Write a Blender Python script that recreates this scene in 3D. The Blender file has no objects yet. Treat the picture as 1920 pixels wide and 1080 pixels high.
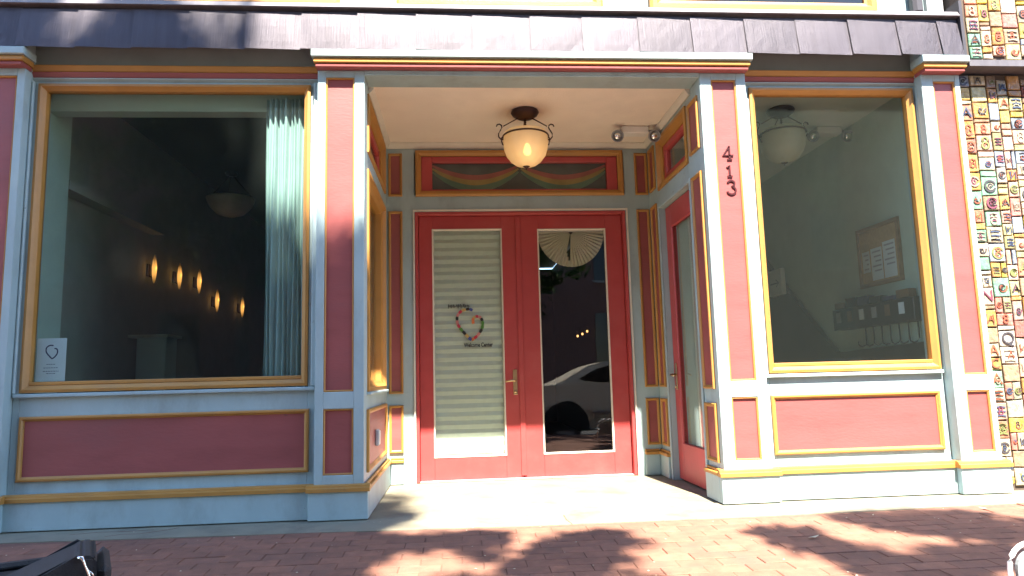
import bpy, bmesh, math, random
from mathutils import Vector, Matrix, Quaternion
random.seed(11)
scene = bpy.context.scene
COL = scene.collection

# ------------------------------------------------------------------ camera
cam_d = bpy.data.cameras.new("camera"); cam = bpy.data.objects.new("camera", cam_d); COL.objects.link(cam)
cam_d.sensor_width = 36.0; cam_d.lens = 1297.8 / 1920 * 36.0; cam_d.clip_start = 0.05; cam_d.clip_end = 400
def cam_matrix(pitch, yaw, roll, loc):
    fw = Vector((math.sin(yaw) * math.cos(pitch), math.cos(yaw) * math.cos(pitch), math.sin(pitch)))
    r = Vector((math.cos(yaw), -math.sin(yaw), 0)); u = r.cross(fw)
    c, s = math.cos(roll), math.sin(roll)
    r, u = c * r + s * u, -s * r + c * u
    m = Matrix((r, u, -fw)).transposed().to_4x4(); m.translation = Vector(loc); return m
cam.matrix_world = cam_matrix(math.radians(7.35), math.radians(4.378), math.radians(-1.508), (-0.0833, -4.6131, 0.872))
scene.camera = cam

# ------------------------------------------------------------------ sun, sky, exposure
SUN = Vector((0.118, -1.0, 1.65)).normalized()          # towards the sun
world = bpy.data.worlds.new("World"); scene.world = world; world.use_nodes = True
wn = world.node_tree; bg = wn.nodes["Background"]
sky = wn.nodes.new("ShaderNodeTexSky"); sky.sky_type = 'NISHITA'; sky.sun_disc = False
sky.sun_elevation = math.asin(SUN.z); sky.sun_rotation = math.atan2(SUN.x, SUN.y)
sky.air_density = 1.0; sky.dust_density = 0.1; sky.ozone_density = 3.5
wn.links.new(sky.outputs[0], bg.inputs[0]); bg.inputs[1].default_value = 0.13
sun_d = bpy.data.lights.new("sun", 'SUN'); sun = bpy.data.objects.new("sun", sun_d); COL.objects.link(sun)
sun_d.energy = 5.0; sun_d.angle = math.radians(0.8); sun_d.color = (1.0, 0.93, 0.82)
sun.rotation_euler = (-SUN).to_track_quat('-Z', 'Y').to_euler(); sun.location = (2, -20, 30)
vs = scene.view_settings
vs.view_transform = 'Standard'; vs.look = 'None'; vs.gamma = 1.0; vs.use_curve_mapping = False; vs.exposure = 2.66
scene.cycles.max_bounces = 10; scene.cycles.diffuse_bounces = 5; scene.cycles.transparent_max_bounces = 16
scene.cycles.use_denoising = True

# ------------------------------------------------------------------ materials
def rgba(c): return (c[0], c[1], c[2], 1)
def mat(name, col, rough=0.55, metal=0.0, var=0.10, scale=6.0, stretch=(1, 1, 1), bump=0.0, bscale=60.0, emit=None, estr=0.0,
        dirt=None, dirt_amt=0.0, dirt_scale=3.0, rnd=0.0, spec=0.5, chip=None):
    m = bpy.data.materials.new(name); m.use_nodes = True
    nt = m.node_tree; N = nt.nodes; L = nt.links; b = N["Principled BSDF"]
    b.inputs["Roughness"].default_value = rough; b.inputs["Metallic"].default_value = metal
    b.inputs["Specular IOR Level"].default_value = spec
    tc = N.new("ShaderNodeTexCoord"); mp = N.new("ShaderNodeMapping"); mp.inputs["Scale"].default_value = stretch
    geo = N.new("ShaderNodeNewGeometry"); L.new(geo.outputs["Position"], mp.inputs[0])
    no = N.new("ShaderNodeTexNoise"); no.inputs["Scale"].default_value = scale; no.inputs["Detail"].default_value = 6; L.new(mp.outputs[0], no.inputs[0])
    cr = N.new("ShaderNodeValToRGB"); cr.color_ramp.elements[0].position = 0.3; cr.color_ramp.elements[1].position = 0.7
    cr.color_ramp.elements[0].color = rgba([x * (1 - var) for x in col]); cr.color_ramp.elements[1].color = rgba([min(1, x * (1 + var)) for x in col])
    L.new(no.outputs[0], cr.inputs[0]); out = cr.outputs[0]
    if dirt is not None:
        n2 = N.new("ShaderNodeTexNoise"); n2.inputs["Scale"].default_value = dirt_scale; n2.inputs["Detail"].default_value = 9; n2.inputs["Roughness"].default_value = 0.68
        L.new(mp.outputs[0], n2.inputs[0])
        r2 = N.new("ShaderNodeValToRGB"); r2.color_ramp.elements[0].position = 0.50; r2.color_ramp.elements[1].position = 0.72
        r2.color_ramp.elements[0].color = (0, 0, 0, 1); r2.color_ramp.elements[1].color = (dirt_amt,) * 3 + (1,)
        L.new(n2.outputs[0], r2.inputs[0])
        mx = N.new("ShaderNodeMix"); mx.data_type = 'RGBA'; L.new(r2.outputs[0], mx.inputs[0]); L.new(out, mx.inputs[6]); mx.inputs[7].default_value = rgba(dirt)
        out = mx.outputs[2]
    if chip is not None:
        n4 = N.new("ShaderNodeTexNoise"); n4.inputs["Scale"].default_value = 21; n4.inputs["Detail"].default_value = 5; n4.inputs["Roughness"].default_value = 0.75; L.new(mp.outputs[0], n4.inputs[0])
        r4 = N.new("ShaderNodeValToRGB"); r4.color_ramp.elements[0].position = 0.685; r4.color_ramp.elements[1].position = 0.705
        r4.color_ramp.elements[0].color = (0, 0, 0, 1); r4.color_ramp.elements[1].color = (0.75, 0.75, 0.75, 1); L.new(n4.outputs[0], r4.inputs[0])
        m4 = N.new("ShaderNodeMix"); m4.data_type = 'RGBA'; L.new(r4.outputs[0], m4.inputs[0]); L.new(out, m4.inputs[6]); m4.inputs[7].default_value = rgba(chip); out = m4.outputs[2]
    if rnd:
        oi = N.new("ShaderNodeObjectInfo"); hs = N.new("ShaderNodeHueSaturation")
        mr = N.new("ShaderNodeMapRange"); mr.inputs[3].default_value = 1 - rnd; mr.inputs[4].default_value = 1 + rnd
        L.new(oi.outputs["Random"], mr.inputs[0]); L.new(mr.outputs[0], hs.inputs["Value"]); L.new(out, hs.inputs["Color"]); out = hs.outputs[0]
    L.new(out, b.inputs["Base Color"])
    if bump:
        n3 = N.new("ShaderNodeTexNoise"); n3.inputs["Scale"].default_value = bscale; n3.inputs["Detail"].default_value = 4; L.new(mp.outputs[0], n3.inputs[0])
        bp = N.new("ShaderNodeBump"); bp.inputs["Strength"].default_value = bump; bp.inputs["Distance"].default_value = 0.01
        L.new(n3.outputs[0], bp.inputs["Height"]); L.new(bp.outputs[0], b.inputs["Normal"])
    if emit:
        b.inputs["Emission Color"].default_value = rgba(emit); b.inputs["Emission Strength"].default_value = estr
    return m
def glass_mat(name, tint, ior=1.6, haze=0.0):
    m = bpy.data.materials.new(name); m.use_nodes = True
    nt = m.node_tree; N = nt.nodes; L = nt.links; N.remove(N["Principled BSDF"]); o = N["Material Output"]
    t = N.new("ShaderNodeBsdfTransparent"); t.inputs[0].default_value = rgba(tint)
    g = N.new("ShaderNodeBsdfGlossy"); g.inputs["Roughness"].default_value = 0.0; g.inputs[0].default_value = (1, 1, 1, 1)
    fr = N.new("ShaderNodeFresnel"); fr.inputs[0].default_value = ior
    # very slight waviness of old plate glass
    geo = N.new("ShaderNodeNewGeometry"); no = N.new("ShaderNodeTexNoise"); no.inputs["Scale"].default_value = 1.7; L.new(geo.outputs["Position"], no.inputs[0])
    bp = N.new("ShaderNodeBump"); bp.inputs["Strength"].default_value = 0.05; bp.inputs["Distance"].default_value = 0.02; L.new(no.outputs[0], bp.inputs["Height"]); L.new(bp.outputs[0], g.inputs["Normal"])
    inv = N.new("ShaderNodeMath"); inv.operation = 'SUBTRACT'; inv.inputs[0].default_value = 1.0; L.new(geo.outputs["Backfacing"], inv.inputs[1])
    mu = N.new("ShaderNodeMath"); mu.operation = 'MULTIPLY'; L.new(fr.outputs[0], mu.inputs[0]); L.new(inv.outputs[0], mu.inputs[1])
    mx = N.new("ShaderNodeMixShader"); L.new(mu.outputs[0], mx.inputs[0]); L.new(t.outputs[0], mx.inputs[1]); L.new(g.outputs[0], mx.inputs[2])
    out = mx.outputs[0]
    if haze:
        d = N.new("ShaderNodeBsdfDiffuse"); d.inputs[0].default_value = (0.44, 0.52, 0.47, 1)
        n2 = N.new("ShaderNodeTexNoise"); n2.inputs["Scale"].default_value = 35; n2.inputs["Detail"].default_value = 6; L.new(geo.outputs["Position"], n2.inputs[0])
        r = N.new("ShaderNodeMapRange"); r.inputs[1].default_value = 0.35; r.inputs[2].default_value = 0.8; r.inputs[3].default_value = haze * 0.85; r.inputs[4].default_value = haze
        L.new(n2.outputs[0], r.inputs[0])
        m2 = N.new("ShaderNodeMixShader"); L.new(r.outputs[0], m2.inputs[0]); L.new(out, m2.inputs[1]); L.new(d.outputs[0], m2.inputs[2]); out = m2.outputs[0]
    L.new(out, o.inputs["Surface"]); return m

M = {}
M['trim'] = mat("pale_trim_paint", (0.335, 0.43, 0.43), 0.5, var=0.06, chip=(0.16, 0.15, 0.13), dirt=(0.20, 0.22, 0.20), dirt_amt=0.5, dirt_scale=4, stretch=(1, 1, 0.5), bump=0.12, bscale=40)
M['red'] = mat("red_panel_paint", (0.295, 0.076, 0.07), 0.42, var=0.12, chip=(0.13, 0.07, 0.06), dirt=(0.15, 0.06, 0.06), dirt_amt=0.5, dirt_scale=3, stretch=(0.5, 1, 1.6), bump=0.10, bscale=50)
M['door'] = mat("red_door_paint", (0.42, 0.057, 0.055), 0.38, var=0.08, dirt=(0.30, 0.10, 0.09), dirt_amt=0.3, bump=0.08, bscale=50)
M['gold'] = mat("ochre_trim_paint", (0.43, 0.205, 0.045), 0.45, var=0.10, chip=(0.16, 0.09, 0.05), dirt=(0.22, 0.12, 0.05), dirt_amt=0.5, bump=0.1)
M['cream'] = mat("portal_ceiling_paint", (0.82, 0.72, 0.6), 0.8, var=0.04, bump=0.35, bscale=90, dirt=(0.5, 0.4, 0.3), dirt_amt=0.25, dirt_scale=1.5)
M['crown'] = mat("cream_crown_paint", (0.66, 0.62, 0.52), 0.6, var=0.05)
M['copper'] = mat("weathered_copper_sheet", (0.142, 0.126, 0.147), 0.55, metal=0.25, var=0.07, scale=4, stretch=(6, 1, 0.35), dirt=(0.09, 0.075, 0.08), dirt_amt=0.35, dirt_scale=2.5, bump=0.15, bscale=14, rnd=0.09)
M['flash'] = mat("metal_flashing", (0.13, 0.118, 0.125), 0.5, metal=0.3, var=0.15, stretch=(3, 1, 1))
M['dark'] = mat("dark_painted_metal", (0.045, 0.04, 0.045), 0.5)
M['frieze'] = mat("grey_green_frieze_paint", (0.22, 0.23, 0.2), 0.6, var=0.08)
M['glass'] = glass_mat("window_glass", (0.86, 0.90, 0.89), 1.38, haze=0.012)
M['dglass'] = glass_mat("door_glass", (0.90, 0.92, 0.91), 1.75)
M['room'] = mat("room_wall_paint", (0.44, 0.53, 0.43), 0.8, var=0.05)
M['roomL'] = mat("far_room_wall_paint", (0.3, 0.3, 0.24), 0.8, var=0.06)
M['roomd'] = mat("dark_room_paint", (0.02, 0.02, 0.022), 0.8)  # near-black colour so that the unlit room depths stay dark
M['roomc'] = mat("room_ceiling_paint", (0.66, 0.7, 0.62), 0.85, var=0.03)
M['floor'] = mat("room_floor_wood", (0.10, 0.06, 0.035), 0.5)
M['wains'] = mat("dark_wainscot", (0.025, 0.022, 0.022), 0.5, var=0.3, scale=3)
M['curtain'] = mat("pale_green_curtain", (0.31, 0.42, 0.4), 0.85, var=0.05)
M['shade'] = mat("pleated_shade_fabric", (0.66, 0.73, 0.62), 0.85, var=0.04, scale=20)
M['blind'] = mat("added_grey_green_blind", (0.33, 0.40, 0.34), 0.85, var=0.05)
M['fan'] = mat("pleated_paper", (0.55, 0.5, 0.38), 0.8, var=0.06)
M['brass'] = mat("worn_brass", (0.55, 0.40, 0.22), 0.3, metal=1.0, var=0.15)
M['bronze'] = mat("dark_bronze", (0.055, 0.028, 0.024), 0.45, metal=0.5)
M['lampglass'] = mat("alabaster_glass", (0.72, 0.66, 0.54), 0.35, var=0.18, scale=7, stretch=(1, 1, 0.6))
M['lampoff'] = mat("unlit_alabaster_glass", (0.50, 0.50, 0.36), 0.4, var=0.15)
M['bulb'] = mat("lit_bulb", (1, 0.8, 0.5), 0.5, emit=(1.0, 0.58, 0.20), estr=2.2)
M['glow'] = mat("lit_amber_glass", (0.9, 0.5, 0.2), 0.5, emit=(1.0, 0.42, 0.09), estr=0.22)
def edge_fade(m, lo, hi):                               # sconce glow: emission fading up and down imitates the wash on the wall
    nt = m.node_tree; lw = nt.nodes.new("ShaderNodeTexCoord"); sp = nt.nodes.new("ShaderNodeSeparateXYZ"); nt.links.new(lw.outputs["Object"], sp.inputs[0])
    ab = nt.nodes.new("ShaderNodeMath"); ab.operation = 'ABSOLUTE'; nt.links.new(sp.outputs[2], ab.inputs[0])
    mr = nt.nodes.new("ShaderNodeMapRange"); mr.interpolation_type = 'SMOOTHSTEP'; mr.inputs[1].default_value = 0.01; mr.inputs[2].default_value = 0.14; mr.inputs[3].default_value = hi; mr.inputs[4].default_value = lo
    nt.links.new(ab.outputs[0], mr.inputs[0]); nt.links.new(mr.outputs[0], nt.nodes["Principled BSDF"].inputs["Emission Strength"])
edge_fade(M['glow'], 0.004, 0.26)
M['white'] = mat("white_plastic", (0.72, 0.70, 0.64), 0.4, var=0.03)
M['reflector'] = mat("lamp_reflector", (0.9, 0.9, 0.88), 0.12, metal=1.0, var=0.02)
M['grey'] = mat("grey_plastic", (0.32, 0.32, 0.33), 0.5)
M['ink'] = mat("dark_ink", (0.02, 0.02, 0.022), 0.6)
M['number'] = mat("dark_red_metal", (0.05, 0.006, 0.008), 0.4)
M['paper'] = mat("pale_paper", (0.62, 0.68, 0.68), 0.8, var=0.02)
M['cork'] = mat("cork", (0.42, 0.28, 0.13), 0.9, var=0.15, scale=40)
M['wood'] = mat("oak_frame", (0.25, 0.15, 0.07), 0.5, var=0.2, stretch=(1, 1, 5))
M['black'] = mat("black_metal", (0.012, 0.012, 0.014), 0.45)
M['navy'] = mat("navy_card", (0.02, 0.03, 0.10), 0.6)
M['brown'] = mat("brown_card", (0.16, 0.09, 0.04), 0.7)
M['concrete'] = mat("worn_concrete", (0.205, 0.183, 0.125), 0.85, var=0.10, scale=5, bump=0.3, bscale=55, dirt=(0.085, 0.072, 0.056), dirt_amt=0.8, dirt_scale=2.2)
M['mortar'] = mat("sand_joint", (0.155, 0.07, 0.046), 0.95, var=0.2, scale=30)
M['grout'] = mat("dark_grout", (0.085, 0.06, 0.045), 0.95)
M['brick'] = mat("red_paver", (0.195, 0.084, 0.052), 0.85, var=0.16, scale=16, bump=0.35, bscale=90, dirt=(0.115, 0.065, 0.050), dirt_amt=0.6, dirt_scale=3.0, rnd=0.13)
M['asphalt'] = mat("asphalt", (0.05, 0.05, 0.052), 0.9, var=0.2, scale=30)
M['paving'] = mat("grey_paving", (0.16, 0.155, 0.145), 0.9, var=0.1)
M['kerb'] = mat("granite_kerb", (0.25, 0.24, 0.23), 0.8, var=0.15, scale=30)
M['bag'] = mat("black_nylon", (0.018, 0.018, 0.020), 0.75, var=0.3, scale=30, bump=0.5, bscale=260)
M['bagin'] = mat("black_lining", (0.008, 0.008, 0.009), 0.9)
M['chrome'] = mat("polished_steel", (0.8, 0.78, 0.74), 0.18, metal=1.0, var=0.05)
M['chairfab'] = mat("grey_mesh_fabric", (0.20, 0.22, 0.23), 0.8, var=0.1)
M['whitetube'] = mat("white_enamelled_tube", (0.75, 0.74, 0.70), 0.3, var=0.03)
M['carpaint'] = mat("white_car_paint", (0.66, 0.6, 0.5), 0.25, var=0.02)
M['cardark'] = mat("tinted_car_window", (0.012, 0.013, 0.014), 0.08)
M['tyre'] = mat("tyre_rubber", (0.02, 0.02, 0.02), 0.8)
M['lamp_red'] = mat("red_lamp_lens", (0.45, 0.02, 0.02), 0.2)
M['bark'] = mat("grey_bark", (0.12, 0.10, 0.08), 0.9, var=0.3, scale=12, stretch=(3, 3, 0.6), bump=0.8, bscale=20)
def leaf_mat():
    m = bpy.data.materials.new("tree_leaf"); m.use_nodes = True
    nt = m.node_tree; N = nt.nodes; L = nt.links; b = N["Principled BSDF"]; o = N["Material Output"]
    geo = N.new("ShaderNodeNewGeometry"); no = N.new("ShaderNodeTexNoise"); no.inputs["Scale"].default_value = 2.3; L.new(geo.outputs["Position"], no.inputs[0])
    cr = N.new("ShaderNodeValToRGB"); cr.color_ramp.elements[0].position = 0.3; cr.color_ramp.elements[1].position = 0.7
    cr.color_ramp.elements[0].color = (0.028, 0.055, 0.014, 1); cr.color_ramp.elements[1].color = (0.065, 0.105, 0.028, 1)
    L.new(no.outputs[0], cr.inputs[0]); L.new(cr.outputs[0], b.inputs["Base Color"]); b.inputs["Roughness"].default_value = 0.8; b.inputs["Specular IOR Level"].default_value = 0.15
    t = N.new("ShaderNodeBsdfTranslucent"); t.inputs[0].default_value = (0.06, 0.11, 0.02, 1)
    mx = N.new("ShaderNodeMixShader"); mx.inputs[0].default_value = 0.15; L.new(b.outputs[0], mx.inputs[1]); L.new(t.outputs[0], mx.inputs[2]); L.new(mx.outputs[0], o.inputs["Surface"])
    return m
M['leaf'] = leaf_mat()
M['oldbrick'] = mat("old_brick_wall", (0.22, 0.11, 0.085), 0.9, var=0.2, scale=8)
M['stone'] = mat("stone_sill", (0.36, 0.34, 0.30), 0.85)
M['deadleaf'] = mat("dry_leaf", (0.50, 0.44, 0.30), 0.8, var=0.2)

# ------------------------------------------------------------------ builders
def link(name, me, m, parent=None):
    o = bpy.data.objects.new(name, me); COL.objects.link(o)
    if m is not None and len(me.materials) == 0: me.materials.append(m)
    if parent is not None: o.parent = parent
    return o
def empty(name, parent=None, loc=(0, 0, 0)):
    o = bpy.data.objects.new(name, None); COL.objects.link(o); o.location = loc; o.empty_display_size = 0.1
    if parent is not None: o.parent = parent
    return o
def tag(o, label=None, cat=None, group=None, kind=None):
    if label: o["label"] = label
    if cat: o["category"] = cat
    if group: o["group"] = group
    if kind: o["kind"] = kind
    return o
def finish(bm, name, m, parent=None, smooth=False, normals=True):
    if normals: bmesh.ops.recalc_face_normals(bm, faces=bm.faces)
    me = bpy.data.meshes.new(name); bm.to_mesh(me); bm.free()
    if smooth:
        for p in me.polygons: p.use_smooth = True
    return link(name, me, m, parent)
# a plane turns (u, v, n) into the world: n points out of the wall
def FRONT(y): return lambda u, v, n: (u, y - n, v)
def EAST(x): return lambda u, v, n: (x + n, u, v)      # wall facing +X, u runs along Y
def WEST(x): return lambda u, v, n: (x - n, u, v)      # wall facing -X
def add_box(bm, T, u0, u1, v0, v1, n0, n1, bev=0.0):
    c = [(u0, v0, n0), (u1, v0, n0), (u1, v1, n0), (u0, v1, n0), (u0, v0, n1), (u1, v0, n1), (u1, v1, n1), (u0, v1, n1)]
    vs_ = [bm.verts.new(T(*p)) for p in c]
    fs = [bm.faces.new([vs_[i] for i in f]) for f in ((0, 1, 2, 3), (4, 5, 6, 7), (0, 1, 5, 4), (1, 2, 6, 5), (2, 3, 7, 6), (3, 0, 4, 7))]
    if bev:
        es = set(e for f in fs for e in f.edges)
        bmesh.ops.bevel(bm, geom=list(es), offset=bev, segments=1, affect='EDGES')
def box(name, T, u0, u1, v0, v1, n0, n1, m, parent=None, bev=0.0):
    bm = bmesh.new(); add_box(bm, T, u0, u1, v0, v1, n0, n1, bev); return finish(bm, name, M[m], parent)
def boxes(name, T, lst, m, parent=None, bev=0.0):
    bm = bmesh.new()
    for b in lst: add_box(bm, T, *b, bev=bev)
    return finish(bm, name, M[m], parent)
def ring(name, T, u0, u1, v0, v1, prof, m, parent=None):
    """mitred picture-frame moulding; prof = closed list of (inset from outer edge, n)"""
    bm = bmesh.new(); loops = []
    for (i, n) in prof:
        loops.append([bm.verts.new(T(*p)) for p in ((u0 + i, v0 + i, n), (u1 - i, v0 + i, n), (u1 - i, v1 - i, n), (u0 + i, v1 - i, n))])
    k = len(loops)
    for a in range(k):
        A, B = loops[a], loops[(a + 1) % k]
        for j in range(4):
            bm.faces.new((A[j], A[(j + 1) % 4], B[(j + 1) % 4], B[j]))
    return finish(bm, name, M[m], parent)
def mould(w, h, n0=0.0): return [(0, n0), (0, n0 + h * 0.75), (w * 0.22, n0 + h), (w * 0.55, n0 + h), (w * 0.8, n0 + h * 0.55), (w, n0 + h * 0.4), (w, n0)]
def sash(w, h, n0=0.0): return [(0, n0), (0, n0 + h), (w * 0.7, n0 + h), (w, n0 + h * 0.5), (w, n0)]
def extrude_profile(name, prof, x0, x1, m, parent=None):
    """prof = [(y, z)] closed, run along X"""
    bm = bmesh.new(); a = [bm.verts.new((x0, y, z)) for y, z in prof]; b = [bm.verts.new((x1, y, z)) for y, z in prof]
    n = len(prof)
    for i in range(n): bm.faces.new((a[i], a[(i + 1) % n], b[(i + 1) % n], b[i]))
    bm.faces.new(a); bm.faces.new(b[::-1]); return finish(bm, name, M[m], parent)
def add_poly(bm, T, pts, n0, n1):
    a = [bm.verts.new(T(u, v, n0)) for u, v in pts]; b = [bm.verts.new(T(u, v, n1)) for u, v in pts]; n = len(pts)
    for i in range(n): bm.faces.new((a[i], a[(i + 1) % n], b[(i + 1) % n], b[i]))
    bm.faces.new(a); bm.faces.new(b[::-1])
def poly(name, T, pts, n0, n1, m, parent=None):
    bm = bmesh.new(); add_poly(bm, T, pts, n0, n1); return finish(bm, name, M[m], parent)
def add_stroke(bm, T, pts, w, n0, n1, closed=False):
    """flat raised band along a polyline"""
    k = len(pts); L_, R_ = [], []
    for i, p in enumerate(pts):
        ww = w[i] if isinstance(w, (list, tuple)) else w
        if closed: a, b = pts[i - 1], pts[(i + 1) % k]
        else: a, b = pts[max(0, i - 1)], pts[min(k - 1, i + 1)]
        dx, dy = b[0] - a[0], b[1] - a[1]; l = math.hypot(dx, dy) or 1
        L_.append((p[0] - dy / l * ww / 2, p[1] + dx / l * ww / 2)); R_.append((p[0] + dy / l * ww / 2, p[1] - dx / l * ww / 2))
    V = [[bm.verts.new(T(q[0], q[1], n)) for q in S] for S in (L_, R_) for n in (n0, n1)]   # L0 L1 R0 R1
    for i in range(k if closed else k - 1):
        j = (i + 1) % k
        bm.faces.new((V[1][i], V[1][j], V[3][j], V[3][i])); bm.faces.new((V[0][i], V[0][j], V[1][j], V[1][i])); bm.faces.new((V[2][i], V[2][j], V[3][j], V[3][i]))
        bm.faces.new((V[0][i], V[0][j], V[2][j], V[2][i]))
    if not closed:
        for i in (0, k - 1): bm.faces.new((V[0][i], V[1][i], V[3][i], V[2][i]))
def stroke(name, T, pts, w, n0, n1, m, parent=None, closed=False):
    bm = bmesh.new(); add_stroke(bm, T, pts, w, n0, n1, closed); return finish(bm, name, M[m], parent)
def add_tube(bm, pts, r, seg=8):
    pts = [Vector(p) for p in pts]; rings = []
    for i, p in enumerate(pts):
        d = (pts[min(i + 1, len(pts) - 1)] - pts[max(i - 1, 0)]).normalized()
        up = Vector((0, 0, 1)) if abs(d.z) < 0.95 else Vector((1, 0, 0))
        a = d.cross(up).normalized(); b = d.cross(a)
        rr = r[i] if isinstance(r, (list, tuple)) else r
        rings.append([bm.verts.new(p + rr * (math.cos(t) * a + math.sin(t) * b)) for t in [2 * math.pi * k / seg for k in range(seg)]])
    for A, B in zip(rings, rings[1:]):
        for k in range(seg): bm.faces.new((A[k], A[(k + 1) % seg], B[(k + 1) % seg], B[k]))
    bm.faces.new(rings[0][::-1]); bm.faces.new(rings[-1])
def tube(name, pts, r, m, parent=None, seg=8):
    bm = bmesh.new(); add_tube(bm, pts, r, seg); return finish(bm, name, M[m], parent, smooth=True)
def lathe(name, prof, center, m, parent=None, seg=28, axis='Z', smooth=True):
    bm = bmesh.new(); rings = []; cx, cy, cz = center
    for r, h in prof:
        row = []
        for k in range(seg):
            t = 2 * math.pi * k / seg; a, b = r * math.cos(t), r * math.sin(t)
            if axis == 'Z': p = (cx + a, cy + b, cz + h)
            elif axis == 'Y': p = (cx + a, cy + h, cz + b)
            else: p = (cx + h, cy + a, cz + b)
            row.append(bm.verts.new(p))
        rings.append(row)
    for A, B in zip(rings, rings[1:]):
        for k in range(seg): bm.faces.new((A[k], A[(k + 1) % seg], B[(k + 1) % seg], B[k]))
    bm.faces.new(rings[0][::-1]); bm.faces.new(rings[-1])
    bmesh.ops.remove_doubles(bm, verts=bm.verts, dist=1e-5)
    return finish(bm, name, M[m], parent, smooth=smooth)
def arc(cx, cy, r, a0, a1, n=10, ry=None):
    ry = ry or r
    return [(cx + r * math.cos(math.radians(a0 + (a1 - a0) * i / n)), cy + ry * math.sin(math.radians(a0 + (a1 - a0) * i / n))) for i in range(n + 1)]
FONT_CACHE = {}
def text_mesh(s, size, depth, bold=0.0):
    k = (s, size, depth, bold)
    if k not in FONT_CACHE:
        cu = bpy.data.curves.new("lettering", 'FONT'); cu.body = s; cu.size = size; cu.extrude = depth; cu.offset = bold; cu.align_x = 'CENTER'; cu.align_y = 'CENTER'; cu.resolution_u = 3
        ob = bpy.data.objects.new("lettering", cu); COL.objects.link(ob)
        bpy.context.view_layer.update()
        me = bpy.data.meshes.new_from_object(ob.evaluated_get(bpy.context.evaluated_depsgraph_get()))
        bpy.data.objects.remove(ob); bpy.data.curves.remove(cu); FONT_CACHE[k] = me
    return FONT_CACHE[k]
def text(name, s, size, x, y, z, m, parent=None, rz=0.0, depth=0.0015, sx=1.0, bold=0.0):
    me = text_mesh(s, size, depth, bold).copy(); me.materials.clear()
    o = link(name, me, M[m], parent); o.location = (x, y, z); o.rotation_euler = (math.pi / 2, 0, rz); o.scale = (sx, 1, 1); return o

# ------------------------------------------------------------------ ground
XL, XR, YB = -0.714, 1.656, 1.43      # portal side walls and back wall
def slope_z(y): return 0.0 if y > -0.45 else (y + 0.45) * 0.04
bm = bmesh.new()
edge = [(-7, -0.24), (-3.0, -0.24), (-0.7, -0.345), (0.4, -0.40), (1.6, -0.41), (3.5, -0.345), (8, -0.30)]
back = [(-7, 0.3), (-3.0, 0.3), (-0.75, 0.3), (-0.75, 1.75), (1.75, 1.75), (1.75, 0.3), (3.5, 0.3), (8, 0.3)]
vtop = [bm.verts.new((x, y, 0.0)) for x, y in edge + back[::-1]]; bm.faces.new(vtop)
vb = [bm.verts.new((x, y, -0.12)) for x, y in edge]
for i in range(len(edge) - 1): bm.faces.new((vtop[i], vtop[i + 1], vb[i + 1], vb[i]))
bmesh.ops.triangulate(bm, faces=[f for f in bm.faces if len(f.verts) > 4])
apron = tag(finish(bm, "concrete_apron", M['concrete']), kind='structure')
stroke("control_joint", lambda u, v, n: (u, v, n), [(0.56, -0.40), (0.545, -0.27), (0.55, -0.12)], 0.007, 0.0005, 0.0012, 'mortar', apron)
stroke("crack", lambda u, v, n: (u, v, n), [(-2.2, -0.20), (-2.12, -0.15), (-2.02, -0.16), (-1.9, -0.08), (-1.84, -0.02)], [0.004, 0.007, 0.005, 0.008, 0.004], 0.0005, 0.0012, 'mortar', apron)
stroke("crack", lambda u, v, n: (u, v, n), [(-2.45, -0.10), (-2.3, -0.06), (-2.12, -0.075), (-1.98, -0.05)], [0.003, 0.006, 0.005, 0.003], 0.0005, 0.0012, 'mortar', apron)

bm = bmesh.new()
ys = [-0.20, -0.45, -5.0]
for ya, yb in zip(ys, ys[1:]):
    bm.faces.new([bm.verts.new(p) for p in ((-40, ya, slope_z(ya) - 0.005), (40, ya, slope_z(ya) - 0.005), (40, yb, slope_z(yb) - 0.005), (-40, yb, slope_z(yb) - 0.005))])
sidewalk = tag(finish(bm, "brick_sidewalk", M['mortar']), kind='structure')
bm = bmesh.new(); add_box(bm, lambda u, v, n: (u, v, n), -0.1014, 0.1014, -0.0504, 0.0504, -0.05, 0.0, 0.0)
bmesh.ops.bevel(bm, geom=[e for e in bm.edges if all(v.co.z > -0.01 for v in e.verts)], offset=0.003, segments=1, affect='EDGES')
bmesh.ops.recalc_face_normals(bm, faces=bm.faces)
brick_me = bpy.data.meshes.new("brick"); bm.to_mesh(brick_me); bm.free(); brick_me.materials.append(M['brick'])
def edge_y(x):
    for (xa, ya), (xb, yb) in zip(edge, edge[1:]):
        if xa <= x <= xb: return ya + (yb - ya) * (x - xa) / (xb - xa)
    return -0.3
cm = cam.matrix_world.inverted(); fpx = 1297.8
cand = []; row = 0; y = -0.30
while y > -4.95:
    off = 0.1025 if row % 2 else 0.0
    x = -4.6 + off
    while x < 5.2:
        if y + 0.05 < edge_y(x) - 0.004:
            p = cm @ Vector((x, y, slope_z(y)))
            vis = p.z < -0.5 and abs(p.x / -p.z * fpx) < 990 and -p.y / -p.z * fpx < 560
            cand.append((0 if vis else 1, -p.z, x, y))
        x += 0.205
    y -= 0.103; row += 1
cand.sort()
rest = bmesh.new(); single = 0
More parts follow.
